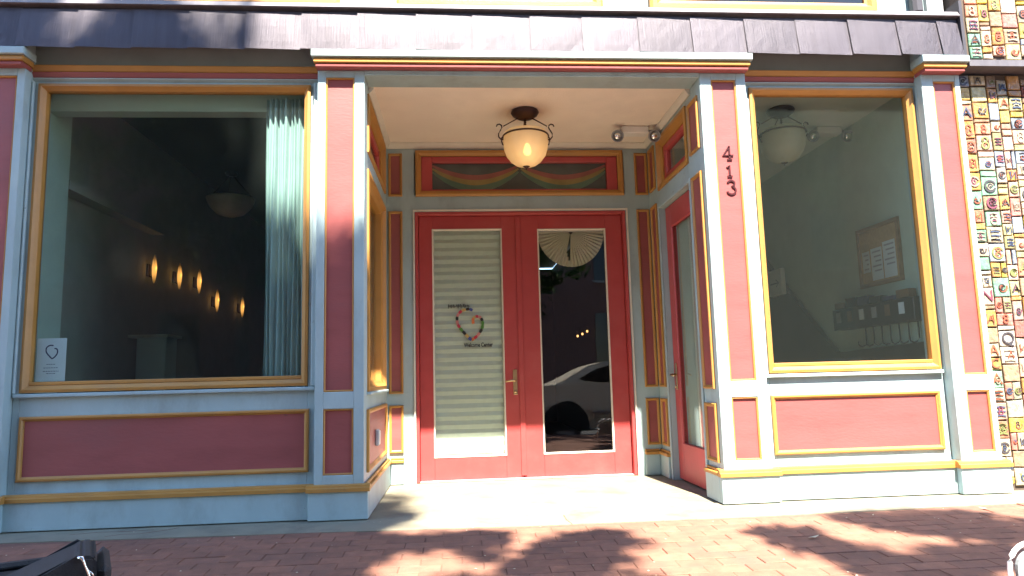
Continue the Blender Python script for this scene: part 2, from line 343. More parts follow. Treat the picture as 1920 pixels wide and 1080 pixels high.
for hid, d, x, y in cand:
    z = slope_z(y) + random.uniform(-0.0022, 0.0022); rx = random.uniform(-0.008, 0.008); ry = random.uniform(-0.008, 0.008) - 0.0
    q = Matrix.Translation((x + random.uniform(-0.0015, 0.0015), y + random.uniform(-0.0015, 0.0015), z)) @ Matrix.Rotation(0.04 + rx, 4, 'X') @ Matrix.Rotation(ry, 4, 'Y') @ Matrix.Rotation(random.uniform(-0.012, 0.012), 4, 'Z')
    if hid == 0 and single < 300:
        o = link("brick", brick_me, None, sidewalk); o.matrix_local = q; single += 1
    else:
        n0 = len(rest.verts); rest.from_mesh(brick_me); rest.verts.ensure_lookup_table()
        bmesh.ops.transform(rest, matrix=q, verts=rest.verts[n0:])
tag(finish(rest, "brick_paving", M['brick'], sidewalk, normals=False), kind='stuff')
kerb = tag(box("kerb", lambda u, v, n: (u, v, n), -40, 40, -5.16, -5.0, -0.6, -0.186, 'kerb', bev=0.02), kind='structure')
bm = bmesh.new(); bm.faces.new([bm.verts.new(p) for p in ((-150, -5.1, -0.385), (150, -5.1, -0.385), (150, -13.6, -0.385), (-150, -13.6, -0.385))])
tag(finish(bm, "road", M['asphalt']), kind='structure')
bm = bmesh.new(); bm.faces.new([bm.verts.new(p) for p in ((-300, -300, -0.62), (300, -300, -0.62), (300, 300, -0.62), (-300, 300, -0.62))])
tag(finish(bm, "ground", M['paving']), kind='structure')
tag(box("pavement", lambda u, v, n: (u, v, n), -60, 60, -24, -13.6, -0.6, -0.25, 'paving'), kind='structure')

# ------------------------------------------------------------------ the storefront
B = tag(empty("storefront_building"), "old shopfront painted red, ochre and pale blue-grey with recessed portal numbered 413", "building")
F0 = FRONT(0.0)
ZB, ZT = 0.18, 0.225                                  # plinth top, plinth moulding top
def plinth(x0, x1, y, parent, proud=0.030):
    T = FRONT(y)
    box("base", T, x0 - proud, x1 + proud, 0.006, ZB, -0.02, proud, 'trim', parent, 0.004)
    p = [(y + 0.01, ZB), (y - proud - 0.012, ZB), (y - proud - 0.012, ZB + 0.022), (y - proud + 0.004, ZB + 0.027), (y - proud + 0.006, ZT - 0.006), (y - 0.006, ZT), (y + 0.01, ZT)]
    extrude_profile("base_moulding", p, x0 - proud - 0.012, x1 + proud + 0.012, 'gold', parent)
def pilaster(x0, x1, p0, p1, depth=0.25):
    rows = ((0.279, 0.699), (0.807, 2.952))
    lst = [(x0, p0, ZT - 0.01, 3.000, -depth, 0), (p1, x1, ZT - 0.01, 3.000, -depth, 0)]
    for a, b in ((ZT - 0.01, 0.279), (0.699, 0.807), (2.952, 3.000)): lst.append((p0, p1, a, b, -0.05, 0))
    pil = boxes("pilaster", F0, lst, 'trim', B, 0.003)
    for a, b in rows:
        box("panel", F0, p0 + 0.001, p1 - 0.001, a + 0.001, b - 0.001, -0.05, -0.018, 'red', pil)
        ring("bead", F0, p0 + 0.0012, p1 - 0.0012, a + 0.0012, b - 0.0012, [(0, -0.017), (0, -0.006), (0.006, -0.004), (0.011, -0.010), (0.011, -0.017)], 'gold', pil)
    plinth(x0, x1, 0.0, pil)
    return pil
def capital(x0, x1, parent):
    e = 0.0
    extrude_profile("cap", [(0.06, 3.066), (-0.078, 3.066), (-0.084, 3.071), (-0.084, 3.112), (-0.078, 3.117), (0.06, 3.117)], x0 - 0.030, x1 + 0.030, 'trim', parent)
    extrude_profile("ochre_moulding", [(0.06, 3.030), (-0.060, 3.030), (-0.068, 3.035), (-0.069, 3.052), (-0.060, 3.065), (0.06, 3.065)], x0 - 0.016, x1 + 0.016, 'gold', parent)
    extrude_profile("red_moulding", [(0.06, 3.001), (-0.050, 3.001), (-0.057, 3.006), (-0.058, 3.016), (-0.050, 3.029), (0.06, 3.029)], x0 - 0.004, x1 + 0.004, 'red', parent)
pil_far = pilaster(-3.28, -2.945, -3.19, -2.995)
pil_l = pilaster(-1.03, XL, -0.976, -0.781)
pil_r = pilaster(XR, 1.992, 1.738, 1.922)
pil_e = pilaster(3.325, 3.622, 3.414, 3.583, depth=0.10)
for pl, (a, b) in ((pil_far, (-3.28, -2.945)), (pil_e, (3.325, 3.622))): capital(a, b, pl)
# house number
def numeral(pts_list, w):
    bm = bmesh.new()
    for pts in pts_list: add_stroke(bm, FRONT(0.018), pts, w, -0.0005, 0.008)
    return finish(bm, "numeral", M['number'], pil_r)
nx = 1.832
numeral([[(nx + 0.012, 2.460), (nx - 0.034, 2.394), (nx + 0.040, 2.394)], [(nx + 0.0125, 2.462), (nx + 0.0125, 2.364)], [(nx - 0.006, 2.364), (nx + 0.030, 2.364)]], 0.012)
numeral([[(nx - 0.012, 2.304), (nx + 0.006, 2.320), (nx + 0.006, 2.240)], [(nx - 0.012, 2.240), (nx + 0.024, 2.240)]], 0.0135)
numeral([arc(nx + 0.010, 2.189, 0.025, 165, -75, 12, 0.021) + arc(nx + 0.010, 2.139, 0.031, 70, -165, 14, 0.028)], 0.0125)

def bay(x0, x1, g0, g1):
    """window bay: wall plane at y = 0.05"""
    T = FRONT(0.09); f = 0.045
    a0, a1 = g0 - f, g1 + f
    w = boxes("window_bay", T, [(x0, a0, ZT - 0.01, 2.945, -0.15, 0), (a1, x1, ZT - 0.01, 2.945, -0.15, 0), (a0, a1, ZT - 0.01, 0.838, -0.15, 0), (a0, a1, 2.930, 2.945, -0.15, 0)], 'trim', B, 0.003)
    box("sill", T, x0 + 0.012, x1 - 0.012, 0.822, 0.846, 0.001, 0.030, 'trim', w, 0.004)
    # stepped jambs either side of the glass
    for s0, s1 in ((x0 + 0.001, a0 - 0.022), (a1 + 0.022, x1 - 0.001)):
        box("jamb", T, s0, s1, 0.848, 2.944, 0.001, 0.024, 'trim', w, 0.006)
    ring("window_frame", T, a0 + 0.001, a1 - 0.001, 0.853, 2.929, [(0, -0.06), (0, 0.014), (0.018, 0.018), (0.030, 0.004), (f, -0.010), (f, -0.06)], 'gold', w)
    box("bottom_rail", T, g0 + 0.001, g1 - 0.001, 0.899, 0.922, -0.06, -0.006, 'gold', w, 0.003)
    box("pane", T, g0 + 0.002, g1 - 0.002, 0.923, 2.883, -0.050, -0.044, 'glass', w)
    # bulkhead panel
    p0, p1 = x0 + 0.055, x1 - 0.050
    box("panel", T, p0 + 0.03, p1 - 0.03, 0.325, 0.675, -0.01, 0.003, 'red', w)
    ring("panel_moulding", T, p0, p1, 0.297, 0.703, mould(0.030, 0.020, 0.0005), 'gold', w)
    plinth(x0 + 0.045, x1 - 0.045, 0.05, w)
    box("base_rail", FRONT(0.05), x0 + 0.002, x1 - 0.002, 0.02, ZT - 0.002, -0.035, -0.001, 'trim', w)
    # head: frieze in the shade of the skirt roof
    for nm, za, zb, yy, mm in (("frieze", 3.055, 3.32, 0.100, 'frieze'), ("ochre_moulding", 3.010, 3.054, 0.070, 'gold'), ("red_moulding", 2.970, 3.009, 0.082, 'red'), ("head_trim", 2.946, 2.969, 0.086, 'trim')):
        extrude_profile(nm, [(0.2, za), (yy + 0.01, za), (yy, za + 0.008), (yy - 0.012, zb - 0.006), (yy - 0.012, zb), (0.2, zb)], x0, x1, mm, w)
    return w
bay_l = bay(-2.944, -1.031, -2.858, -1.138)
bay_r = bay(1.993, 3.324, 2.095, 3.262)
# the plain bay that carries on beyond the far pilaster
nb = boxes("plain_bay", FRONT(0.05), [(-6.0, -3.281, ZT - 0.01, 3.3, -0.15, 0)], 'red', B)
plinth(-5.9, -3.33, 0.05, nb)
# portal lintel and cornice
lin = boxes("lintel", F0, [(XL + 0.001, XR - 0.001, 2.968, 3.30, -0.20, 0)], 'trim', B, 0.003)
box("lintel_lip", F0, XL + 0.002, XR - 0.002, 2.982, 2.9995, 0.0005, 0.006, 'trim', lin)
capital(-1.03, 1.992, lin)
box("portal_head", F0, -1.03, XL, 3.0005, 3.30, -0.20, -0.001, 'trim', lin); box("portal_head", F0, XR, 1.992, 3.0005, 3.30, -0.20, -0.001, 'trim', lin)
for a, b in ((-3.28, -2.945), (3.325, 3.622)): box("pilaster_head", F0, a, b, 3.0005, 3.30, -0.10, -0.001, 'trim', lin)

# copper skirt roof, sheet by sheet
skirt = empty("skirt_roof", B)
seams = [-5.9, -5.45, -5.02, -4.62, -4.2, -3.79, -3.38, -2.972, -2.605, -2.241, -1.879, -1.50, -1.131, -0.752, -0.350, 0.043, 0.448, 0.817, 1.221, 1.608, 2.003, 2.387, 2.784, 3.153, 3.47, 3.634]
for a, b in zip(seams, seams[1:]):
    bm = bmesh.new(); tl, tr = random.uniform(0.007, 0.012), random.uniform(-0.002, 0.003)
    zl, zr = random.uniform(-0.004, 0.003), random.uniform(0.002, 0.010)
    q = [(a - 0.006, -0.067 - tl, 3.122 - zl * 0.4), (b - 0.001, -0.066 - tr, 3.120 - zr * 0.4), (b - 0.001, -0.022 - tr, 3.412 + zr), (a - 0.006, -0.022 - tl, 3.410 + zl)]
    nu, nv = 7, 5; V = []
    bul = random.uniform(0.002, 0.006)
    for j in range(nv + 1):
        r_ = []
        for i in range(nu + 1):
            s, t = i / nu, j / nv
            p = Vector(q[0]).lerp(Vector(q[1]), s).lerp(Vector(q[3]).lerp(Vector(q[2]), s), t)
            p.y -= bul * math.sin(math.pi * s) * math.sin(math.pi * t) + random.uniform(-0.0007, 0.0007)
            r_.append(bm.verts.new(p))
        V.append(r_)
    for j in range(nv):
        for i in range(nu): bm.faces.new((V[j][i], V[j][i + 1], V[j + 1][i + 1], V[j + 1][i]))
    bmesh.ops.solidify(bm, geom=bm.faces[:], thickness=0.004)
    finish(bm, "copper_sheet", M['copper'], skirt, smooth=False)
box("skirt_core", FRONT(0), -5.9, 3.632, 3.302, 3.405, -0.19, -0.012, 'dark', skirt)
extrude_profile("drip_flashing", [(0.2, 3.432), (-0.045, 3.432), (-0.056, 3.438), (-0.034, 3.478), (0.2, 3.482)], -5.9, 3.640, 'flash', skirt)
box("painted_shadow_line", FRONT(0), -5.9, 3.634, 3.4055, 3.4315, -0.19, -0.002, 'dark', skirt)  # dark strip stands in for the shadow line under the flashing
box("end_cap", FRONT(0), 3.642, 3.665, 3.075, 3.56, -0.19, 0.05, 'dark', skirt)
# upper storey, of which only the foot shows
up = box("upper_wall", FRONT(0.12), -6.0, 3.64, 3.483, 8.5, -0.2, 0, 'trim', B)
box("sill_course", FRONT(0.12), -6.0, 3.60, 3.484, 3.505, 0.001, 0.09, 'dark', up)
for a, b in ((-5.6, -3.6), (-2.9, -0.9), (-0.5, 1.0), (1.35, 3.10)):
    ring("window_frame", FRONT(0.12), a, b, 3.520, 5.6, mould(0.09, 0.05, 0.002), 'gold', up)
    box("pane", FRONT(0.12), a + 0.085, b - 0.085, 3.605, 5.515, 0.003, 0.008, 'cardark', up)
box("downpipe", FRONT(0.12), 3.36, 3.44, 3.506, 8.4, 0.01, 0.09, 'dark', up, 0.02)
box("corner_board", FRONT(0.12), 3.50, 3.63, 3.506, 8.4, 0.001, 0.03, 'grey', up)

# ------------------------------------------------------------------ portal
TB = FRONT(YB); TL = EAST(XL); TR = WEST(XR)
HX0, HX1, HZ = -0.470, 1.432, 2.352                    # door opening
backw = boxes("portal_wall", TB, [(XL - 0.15, HX0, 0.0, 2.975, -0.14, 0), (HX1, XR + 0.15, 0.0, 2.975, -0.14, 0), (HX0, HX1, HZ, 2.50, -0.14, 0), (HX0, HX1, 2.89, 2.975, -0.14, 0)], 'trim', B)
def small_panel(T, u0, u1, v0, v1, parent, w=0.022):
    box("panel", T, u0 + w * 0.9, u1 - w * 0.9, v0 + w * 0.9, v1 - w * 0.9, 0.0005, 0.004, 'red', parent)
    ring("panel_moulding", T, u0, u1, v0, v1, mould(w, 0.018, 0.0008), 'gold', parent)
for v0, v1 in ((0.262, 0.66), (0.758, 2.352), (2.488, 2.880)):
    small_panel(TB, -0.697, -0.575, v0, v1, backw); small_panel(TB, 1.528, 1.646, v0, v1, backw)
def wall_plinth(T, u0, u1, parent, proud=0.03):
    box("base", T, u0, u1, 0.006, ZB, 0.0005, proud, 'trim', parent, 0.003)
    box("base_moulding", T, u0 - 0.004, u1 + 0.004, ZB + 0.0005, ZB + 0.026, 0.0005, proud + 0.012, 'gold', parent, 0.005)
    box("base_moulding", T, u0 - 0.002, u1 + 0.002, ZB + 0.0265, ZT, 0.0005, proud - 0.008, 'gold', parent, 0.005)
wall_plinth(TB, XL + 0.032, -0.575, backw); wall_plinth(TB, 1.500, XR - 0.032, backw)
# casing round the door opening
boxes("door_casing", TB, [(HX0 - 0.014, HX0 - 0.0005, 0.0, HZ + 0.014, 0.0005, 0.012), (HX1 + 0.0005, HX1 + 0.014, 0.0, HZ + 0.014, 0.0005, 0.012), (HX0, HX1, HZ + 0.0005, HZ + 0.014, 0.0005, 0.012)], 'crown', backw)
# transom with painted swags
tr = ring("transom_window", TB, HX0 + 0.012, HX1 - 0.012, 2.485, 2.905, mould(0.050, 0.035, 0.0008), 'gold', B)
boxes("red_frame", TB, [(HX0 + 0.062, HX0 + 0.160, 2.534, 2.856, -0.06, -0.002), (HX1 - 0.160, HX1 - 0.062, 2.534, 2.856, -0.06, -0.002), (HX0 + 0.160, HX1 - 0.160, 2.800, 2.856, -0.06, -0.002), (HX0 + 0.160, HX1 - 0.160, 2.534, 2.552, -0.06, -0.002)], 'door', tr, 0.004)
tx0, tx1, tz0, tz1 = HX0 + 0.150, HX1 - 0.150, 2.575, 2.815
M['tglass'] = mat("painted_dark_glass", (0.075, 0.088, 0.078), 0.15, var=0.2)
box("pane", TB, tx0, tx1, 2.545, 2.808, -0.05, -0.044, 'tglass', tr)
for i, (nm, c) in enumerate((("red_swag", (0.26, 0.085, 0.065)), ("ochre_swag", (0.26, 0.20, 0.06)), ("green_swag", (0.09, 0.16, 0.10)))):
    M[nm] = mat(nm + "_paint", c, 0.3, var=0.2)
    mid = (tx0 + tx1) / 2; hw = (tx1 - tx0) / 2
    for cx in (tx0 + hw / 2, mid + hw / 2):
        bm = bmesh.new()
        pts = [(cx + t * hw * 0.485, 2.784 - i * 0.030 - (0.120 + i * 0.018) * (1 - abs(t) ** 1.9)) for t in [k / 14 for k in range(-14, 15)]]
        add_stroke(bm, TB, pts, [0.016 + 0.046 * (1 - abs(k / 14) ** 2) for k in range(-14, 15)], -0.0438, -0.0425 + i * 0.0003)
        finish(bm, nm, M[nm], tr)
# double doors
YD = 1.505; TD = FRONT(YD)
df = boxes("door_frame", TD, [(HX0 + 0.001, HX0 + 0.028, 0.004, HZ - 0.001, -0.05, 0.060), (HX1 - 0.028, HX1 - 0.001, 0.004, HZ - 0.001, -0.05, 0.060), (HX0 + 0.029, HX1 - 0.029, HZ - 0.028, HZ - 0.001, -0.05, 0.060)], 'door', B, 0.003)
box("threshold", TD, HX0 + 0.03, HX1 - 0.03, 0.0015, 0.012, -0.06, 0.05, 'grey', df, 0.003)
def leaf(x0, x1, g0, g1, T, z1, gz0, gz1, name="door"):
    d = boxes(name, T, [(x0, g0, 0.014, z1, -0.045, 0), (g1, x1, 0.014, z1, -0.045, 0), (g0, g1, 0.014, gz0, -0.045, 0), (g0, g1, gz1, z1, -0.045, 0)], 'door', B, 0.003)
    ring("glazing_bead", T, g0 - 0.004, g1 + 0.004, gz0 - 0.004, gz1 + 0.004, [(0, -0.002), (0, 0.004), (0.008, 0.004), (0.014, -0.006), (0.014, -0.012), (0.004, -0.012)], 'crown' if name == "door" else 'door', d)
    box("pane", T, g0 + 0.002, g1 - 0.002, gz0 + 0.002, gz1 - 0.002, -0.026, -0.020, 'dglass', d)
    return d
mid = 0.452
door_a = leaf(HX0 + 0.031, mid - 0.002, -0.318, 0.300, TD, HZ - 0.031, 0.205, 2.202)
door_b = leaf(mid + 0.002, HX1 - 0.031, 0.630, 1.248, TD, HZ - 0.031, 0.205, 2.195)
door_a["label"] = "left leaf with a drawn pleated shade"; door_b["label"] = "right leaf with a paper fan at the top of its glass"
box("astragal", TD, mid - 0.026, mid + 0.022, 0.03, HZ - 0.033, 0.0005, 0.014, 'door', door_a, 0.004)
def lever(T, u, v, side, parent, len_=0.095):
    box("handle_plate", T, u - 0.019, u + 0.019, v - 0.125, v + 0.095, 0.0005, 0.007, 'brass', parent, 0.003)
    pts = [T(u, v, 0.006), T(u, v, 0.045), T(u + side * 0.02, v, 0.054), T(u + side * 0.06, v - 0.004, 0.055), T(u + side * len_, v - 0.010, 0.050)]
    tube("handle", pts, [0.010, 0.009, 0.009, 0.008, 0.007], 'brass', parent)
    p = T(u, v - 0.098, 0.008); q = T(u, v - 0.098, 0.018)
    tube("lock_cylinder", [p, q], 0.013, 'brass', parent, 12)
lever(TD, 0.392, 0.845, -1, door_a)
# portal ceiling and crown moulding
pc = box("portal_ceiling", lambda u, v, n: (u, v, n), XL - 0.1, XR + 0.1, 0.201, YB + 0.1, 2.976, 3.03, 'cream', B)
extrude_profile("crown_moulding", [(YB - 0.001, 2.925), (YB - 0.012, 2.925), (YB - 0.038, 2.962), (YB - 0.038, 2.9755), (YB - 0.001, 2.9755)], XL + 0.002, XR - 0.002, 'crown', pc)
for s, x in ((1, XL), (-1, XR)):
    bm = bmesh.new(); pr = [(x + s * 0.001, 2.925), (x + s * 0.012, 2.925), (x + s * 0.038, 2.962), (x + s * 0.038, 2.9755), (x + s * 0.001, 2.9755)]
    a = [bm.verts.new((u, 0.206, v)) for u, v in pr]; b = [bm.verts.new((u, YB - 0.002, v)) for u, v in pr]
    for i in range(5): bm.faces.new((a[i], a[(i + 1) % 5], b[(i + 1) % 5], b[i]))
    bm.faces.new(a); bm.faces.new(b); finish(bm, "crown_moulding", M['crown'], pc)
# west portal wall (faces +X): display window over a panel
U0, U1 = 0.15, 1.27
wl = boxes("portal_side_wall", TL, [(0.02, U0, 0.0, 2.968, -0.14, -0.001), (U1, YB, 0.0, 2.968, -0.14, -0.001), (U0, U1, 0.0, 0.80, -0.14, -0.001), (U0, U1, 2.35, 2.47, -0.14, -0.001), (U0, U1, 2.90, 2.968, -0.14, -0.001)], 'trim', B)
ring("window_frame", TL, U0 + 0.001, U1 - 0.001, 0.801, 2.349, [(0, -0.08), (0, 0.012), (0.03, 0.016), (0.05, -0.010), (0.075, -0.025), (0.075, -0.08)], 'gold', wl)
box("pane", TL, U0 + 0.076, U1 - 0.076, 0.877, 2.273, -0.070, -0.064, 'glass', wl)
box("sill", TL, U0 - 0.02, U1 + 0.02, 0.780, 0.7995, 0.0, 0.030, 'trim', wl, 0.004)
ring("transom_frame", TL, U0 + 0.001, U1 - 0.001, 2.471, 2.899, [(0, -0.08), (0, 0.012), (0.03, 0.016), (0.05, -0.010), (0.075, -0.025), (0.075, -0.08)], 'gold', wl)
ring("red_frame", TL, U0 + 0.077, U1 - 0.077, 2.547, 2.823, [(0, -0.08), (0, -0.035), (0.05, -0.035), (0.06, -0.05), (0.06, -0.08)], 'door', wl)
box("transom_pane", TL, U0 + 0.138, U1 - 0.138, 2.608, 2.762, -0.070, -0.064, 'tglass', wl)
box("panel", TL, 0.14, 1.25, 0.30, 0.66, 0.0, 0.004, 'red', wl)
ring("panel_moulding", TL, 0.12, 1.27, 0.275, 0.685, mould(0.032, 0.02, 0.0005), 'gold', wl)
wall_plinth(TL, 0.02, YB - 0.001, wl)
ob = box("outlet_box", TL, 0.56, 0.635, 0.405, 0.52, 0.005, 0.030, 'grey', wl, 0.006); box("outlet_cover", TL, 0.567, 0.628, 0.412, 0.513, 0.0305, 0.035, 'white', ob, 0.002)
# east portal wall (faces -X): glazed side door between panels
D0, D1 = 0.325, 1.125
wr = boxes("portal_side_wall", TR, [(0.02, D0, 0.0, 2.968, -0.14, -0.001), (D1, YB, 0.0, 2.968, -0.14, -0.001), (D0, D1, 2.285, 2.44, -0.14, -0.001), (D0, D1, 2.89, 2.968, -0.14, -0.001)], 'trim', B)
boxes("door_casing", TR, [(D0 - 0.03, D0 - 0.001, 0.0, 2.315, 0.0, 0.014), (D1 + 0.001, D1 + 0.03, 0.0, 2.315, 0.0, 0.014), (D0, D1, 2.286, 2.315, 0.0, 0.014)], 'trim', wr, 0.003)
ring("transom_frame", TR, D0 + 0.001, D1 - 0.001, 2.441, 2.889, [(0, -0.08), (0, 0.012), (0.03, 0.016), (0.05, -0.010), (0.075, -0.025), (0.075, -0.08)], 'gold', wr)
ring("red_frame", TR, D0 + 0.077, D1 - 0.077, 2.517, 2.813, [(0, -0.08), (0, -0.035), (0.04, -0.035), (0.05, -0.05), (0.05, -0.08)], 'door', wr)
box("transom_pane", TR, D0 + 0.128, D1 - 0.128, 2.568, 2.762, -0.070, -0.064, 'dglass', wr)
TRd = WEST(XR + 0.045)
sd = leaf(D0 + 0.003, D1 - 0.003, 0.46, 0.985, TRd, 2.280, 0.30, 2.10, "side_door")
lever(TRd, 1.055, 0.86, -1, sd)
sb = tag(box("added_blind", WEST(XR + 0.095), 0.445, 1.0, 0.29, 2.11, 0.0, 0.002, 'blind'), "pale blind added behind the glass of the side door to brighten it", "window shade")  # made-up blind, put in to lighten the side door's glass
box("added_blind_roller", WEST(XR + 0.095), 0.445, 1.0, 2.111, 2.14, -0.01, 0.012, 'white', sb)
for v0, v1 in ((0.262, 0.66), (0.758, 2.352), (2.488, 2.880)):
    small_panel(TR, 1.20, 1.37, v0, v1, wr, 0.03)
for v0, v1 in ((0.262, 0.66), (0.758, 2.30), (2.47, 2.86)): small_panel(TR, 0.06, 0.27, v0, v1, wr, 0.026)
wall_plinth(TR, 1.165, YB - 0.001, wr); wall_plinth(TR, 0.02, 0.285, wr)

# ------------------------------------------------------------------ rooms behind the glass
rm = empty("interior", B)
I = lambda u, v, n: (u, v, n)
# left room
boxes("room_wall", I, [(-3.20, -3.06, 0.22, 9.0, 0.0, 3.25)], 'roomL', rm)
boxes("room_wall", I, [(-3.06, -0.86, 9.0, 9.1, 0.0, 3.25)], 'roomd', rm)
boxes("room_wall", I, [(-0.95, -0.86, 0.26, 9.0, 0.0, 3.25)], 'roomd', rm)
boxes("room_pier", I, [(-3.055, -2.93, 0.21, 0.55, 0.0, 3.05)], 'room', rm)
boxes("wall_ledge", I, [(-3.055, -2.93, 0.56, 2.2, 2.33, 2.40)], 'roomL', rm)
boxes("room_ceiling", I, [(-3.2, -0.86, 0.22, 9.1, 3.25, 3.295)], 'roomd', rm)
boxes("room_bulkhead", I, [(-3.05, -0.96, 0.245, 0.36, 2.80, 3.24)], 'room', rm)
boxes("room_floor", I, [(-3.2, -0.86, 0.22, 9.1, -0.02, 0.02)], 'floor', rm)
# hall behind the doors
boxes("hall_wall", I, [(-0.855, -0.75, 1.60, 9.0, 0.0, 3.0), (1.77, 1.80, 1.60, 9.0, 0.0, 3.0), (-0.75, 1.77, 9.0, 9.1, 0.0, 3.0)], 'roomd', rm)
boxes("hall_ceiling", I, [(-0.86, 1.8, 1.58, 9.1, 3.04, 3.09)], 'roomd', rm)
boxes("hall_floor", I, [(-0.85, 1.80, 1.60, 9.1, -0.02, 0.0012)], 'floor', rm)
# right room
boxes("room_wall", I, [(3.42, 3.52, 0.22, 6.0, 0.0, 3.25)], 'room', rm)
boxes("room_wall", I, [(1.81, 3.42, 6.0, 6.1, 0.0, 3.25)], 'room', rm)
boxes("room_wall", I, [(1.801, 1.81, 1.60, 6.0, 0.0, 3.25)], 'room', rm)
boxes("room_ceiling", I, [(1.80, 3.52, 0.22, 6.1, 3.02, 3.08)], 'roomc', rm)
boxes("room_floor", I, [(1.80, 3.52, 0.22, 6.1, -0.02, 0.02)], 'floor', rm)
poly("stair_wainscot", WEST(3.418), [(0.22, 0.03), (5.9, 0.03), (5.9, 3.05), (3.95, 2.95), (1.56, 1.02), (0.22, 1.06)], 0.0, 0.05, 'wains', rm)
boxes("light_block_slab", I, [(-6.0, 3.64, 0.33, 9.2, 3.325, 3.48)], 'dark', rm)  # unseen slab added to keep daylight out of the rooms

# ------------------------------------------------------------------ things in and on the front
# pendant lamps
def pendant(cx, cy, zc, lit, label, group=None, s=1.0):
    P_ = tag(empty("pendant_lamp", None, (cx, cy, zc)), label, "lamp", group)
    C0 = (0, 0, 0)
    lathe("canopy", [(0.001, 0.0), (0.105 * s, 0.0), (0.112 * s, -0.015), (0.10 * s, -0.035), (0.065 * s, -0.058), (0.02, -0.066), (0.001, -0.068)], C0, 'bronze', P_)
    bm = bmesh.new(); add_tube(bm, [(0, 0, -0.06), (0, 0, -0.17)], 0.006, 8)
    for k in range(6): add_tube(bm, [(0, 0, -0.075 - k * 0.016), (0, 0, -0.083 - k * 0.016)], 0.010, 8)
    finish(bm, "stem", M['bronze'], P_, smooth=True)
    for k in range(3):
        a = math.radians(90 + 120 * k) if False else math.radians(180 * (k == 0) + 0 * (k == 1) + 90 * (k == 2))
        ca, sa = math.cos(a), math.sin(a); R_ = lambda r, z: (r * s * ca, r * s * sa, z)
        arm = tube("arm", [R_(0.05, -0.055), R_(0.175, -0.125)], 0.0045, 'bronze', P_, 6)
        sc = [R_(0.230, -0.128), R_(0.222, -0.112), R_(0.205, -0.108), R_(0.190, -0.118), R_(0.186, -0.135), R_(0.198, -0.158), R_(0.214, -0.185), R_(0.214, -0.212), R_(0.196, -0.234), R_(0.180, -0.236), R_(0.172, -0.222), R_(0.178, -0.205), R_(0.190, -0.222), R_(0.192, -0.245), R_(0.184, -0.275), R_(0.176, -0.280)]
        tube("scroll", sc, 0.0055, 'bronze', arm, 6)
    tor = bmesh.new(); pts = [(0.181 * s * math.cos(t), 0.181 * s * math.sin(t), -0.212) for t in [2 * math.pi * k / 40 for k in range(41)]]
    add_tube(tor, pts, 0.007, 6); finish(tor, "band", M['bronze'], P_, smooth=True)
    prof = [(0.165, -0.178), (0.176, -0.195), (0.176, -0.225), (0.178, -0.27), (0.172, -0.32), (0.154, -0.37), (0.124, -0.41), (0.085, -0.440), (0.045, -0.455), (0.001, -0.458)]
    bowl = lathe("bowl", [(r * s, h) for r, h in prof], C0, 'lampglass' if lit else 'lampoff', P_, 36)
    lathe("finial", [(0.028, -0.446), (0.03, -0.456), (0.018, -0.464), (0.006, -0.470), (0.006, -0.480), (0.001, -0.484)], C0, 'bronze', P_, 14)
    if lit:
        # translucent glass so that the bulb inside shows
        m = M['lampglass']; nt = m.node_tree; N = nt.nodes; b = N["Principled BSDF"]
        t = N.new("ShaderNodeBsdfTranslucent"); t.inputs[0].default_value = (0.85, 0.74, 0.56, 1)
        tp = N.new("ShaderNodeBsdfTransparent"); tp.inputs[0].default_value = (0.9, 0.75, 0.5, 1)
        m1 = N.new("ShaderNodeMixShader"); m1.inputs[0].default_value = 0.5; m2 = N.new("ShaderNodeMixShader"); m2.inputs[0].default_value = 0.13
        nt.links.new(b.outputs[0], m1.inputs[1]); nt.links.new(t.outputs[0], m1.inputs[2]); nt.links.new(m1.outputs[0], m2.inputs[1]); nt.links.new(tp.outputs[0], m2.inputs[2])
        nt.links.new(m2.outputs[0], N["Material Output"].inputs["Surface"])
        lathe("bulb", [(0.001, -0.385), (0.022, -0.375), (0.032, -0.350), (0.026, -0.32), (0.014, -0.29), (0.001, -0.285)], (0.005, -0.055, 0.0), 'bulb', P_, 14)
        ld = bpy.data.lights.new("lamp_light", 'POINT'); ld.energy = 0.06; ld.color = (1.0, 0.66, 0.30); ld.shadow_soft_size = 0.03
        lo = bpy.data.objects.new("lamp_light", ld); COL.objects.link(lo); lo.parent = P_; lo.location = (0.0, -0.075, -0.35)
    return P_
pendant(0.460, 0.66, 2.975, True, "lit alabaster bowl lamp with dark scrolled arms hanging from the portal ceiling", "bowl pendant lamps")
pendant(2.600, 0.72, 3.019, False, "unlit bowl lamp with scrolled arms hanging behind the window on the right", "bowl pendant lamps")
# emergency lights
def emergency(cx, cy, zc, label):
    E_ = tag(empty("emergency_light", None, (cx, cy, zc)), label, "emergency light", "twin-head emergency lights")
    b = box("housing", I, -0.115, 0.115, -0.05, 0.05, -0.065, -0.001, 'white', E_, 0.008)
    for s in (-1, 1):
        bk = tube("bracket", [(s * 0.10, 0, -0.03), (s * 0.150, -0.02, -0.035), (s * 0.160, -0.03, -0.065)], 0.010, 'grey', E_)
        h = lathe("lamp_head", [(0.001, 0.055), (0.035, 0.045), (0.05, 0.012), (0.052, -0.02), (0.046, -0.024), (0.044, -0.018), (0.030, 0.008), (0.001, 0.020)], (0, 0, 0), 'grey', E_, 20, 'Y')
        h.location = (s * 0.160, -0.05, -0.092); h.rotation_euler = (math.radians(22), 0, 0)
        l = lathe("reflector", [(0.001, -0.004), (0.030, -0.008), (0.043, -0.0195), (0.001, -0.021)], (0, 0, 0), 'reflector', h, 20, 'Y')
emergency(1.435, 1.02, 2.974, "twin-head emergency light on the portal ceiling above the side door")
emergency(3.23, 1.15, 3.019, "twin-head emergency light on the ceiling behind the window on the right")
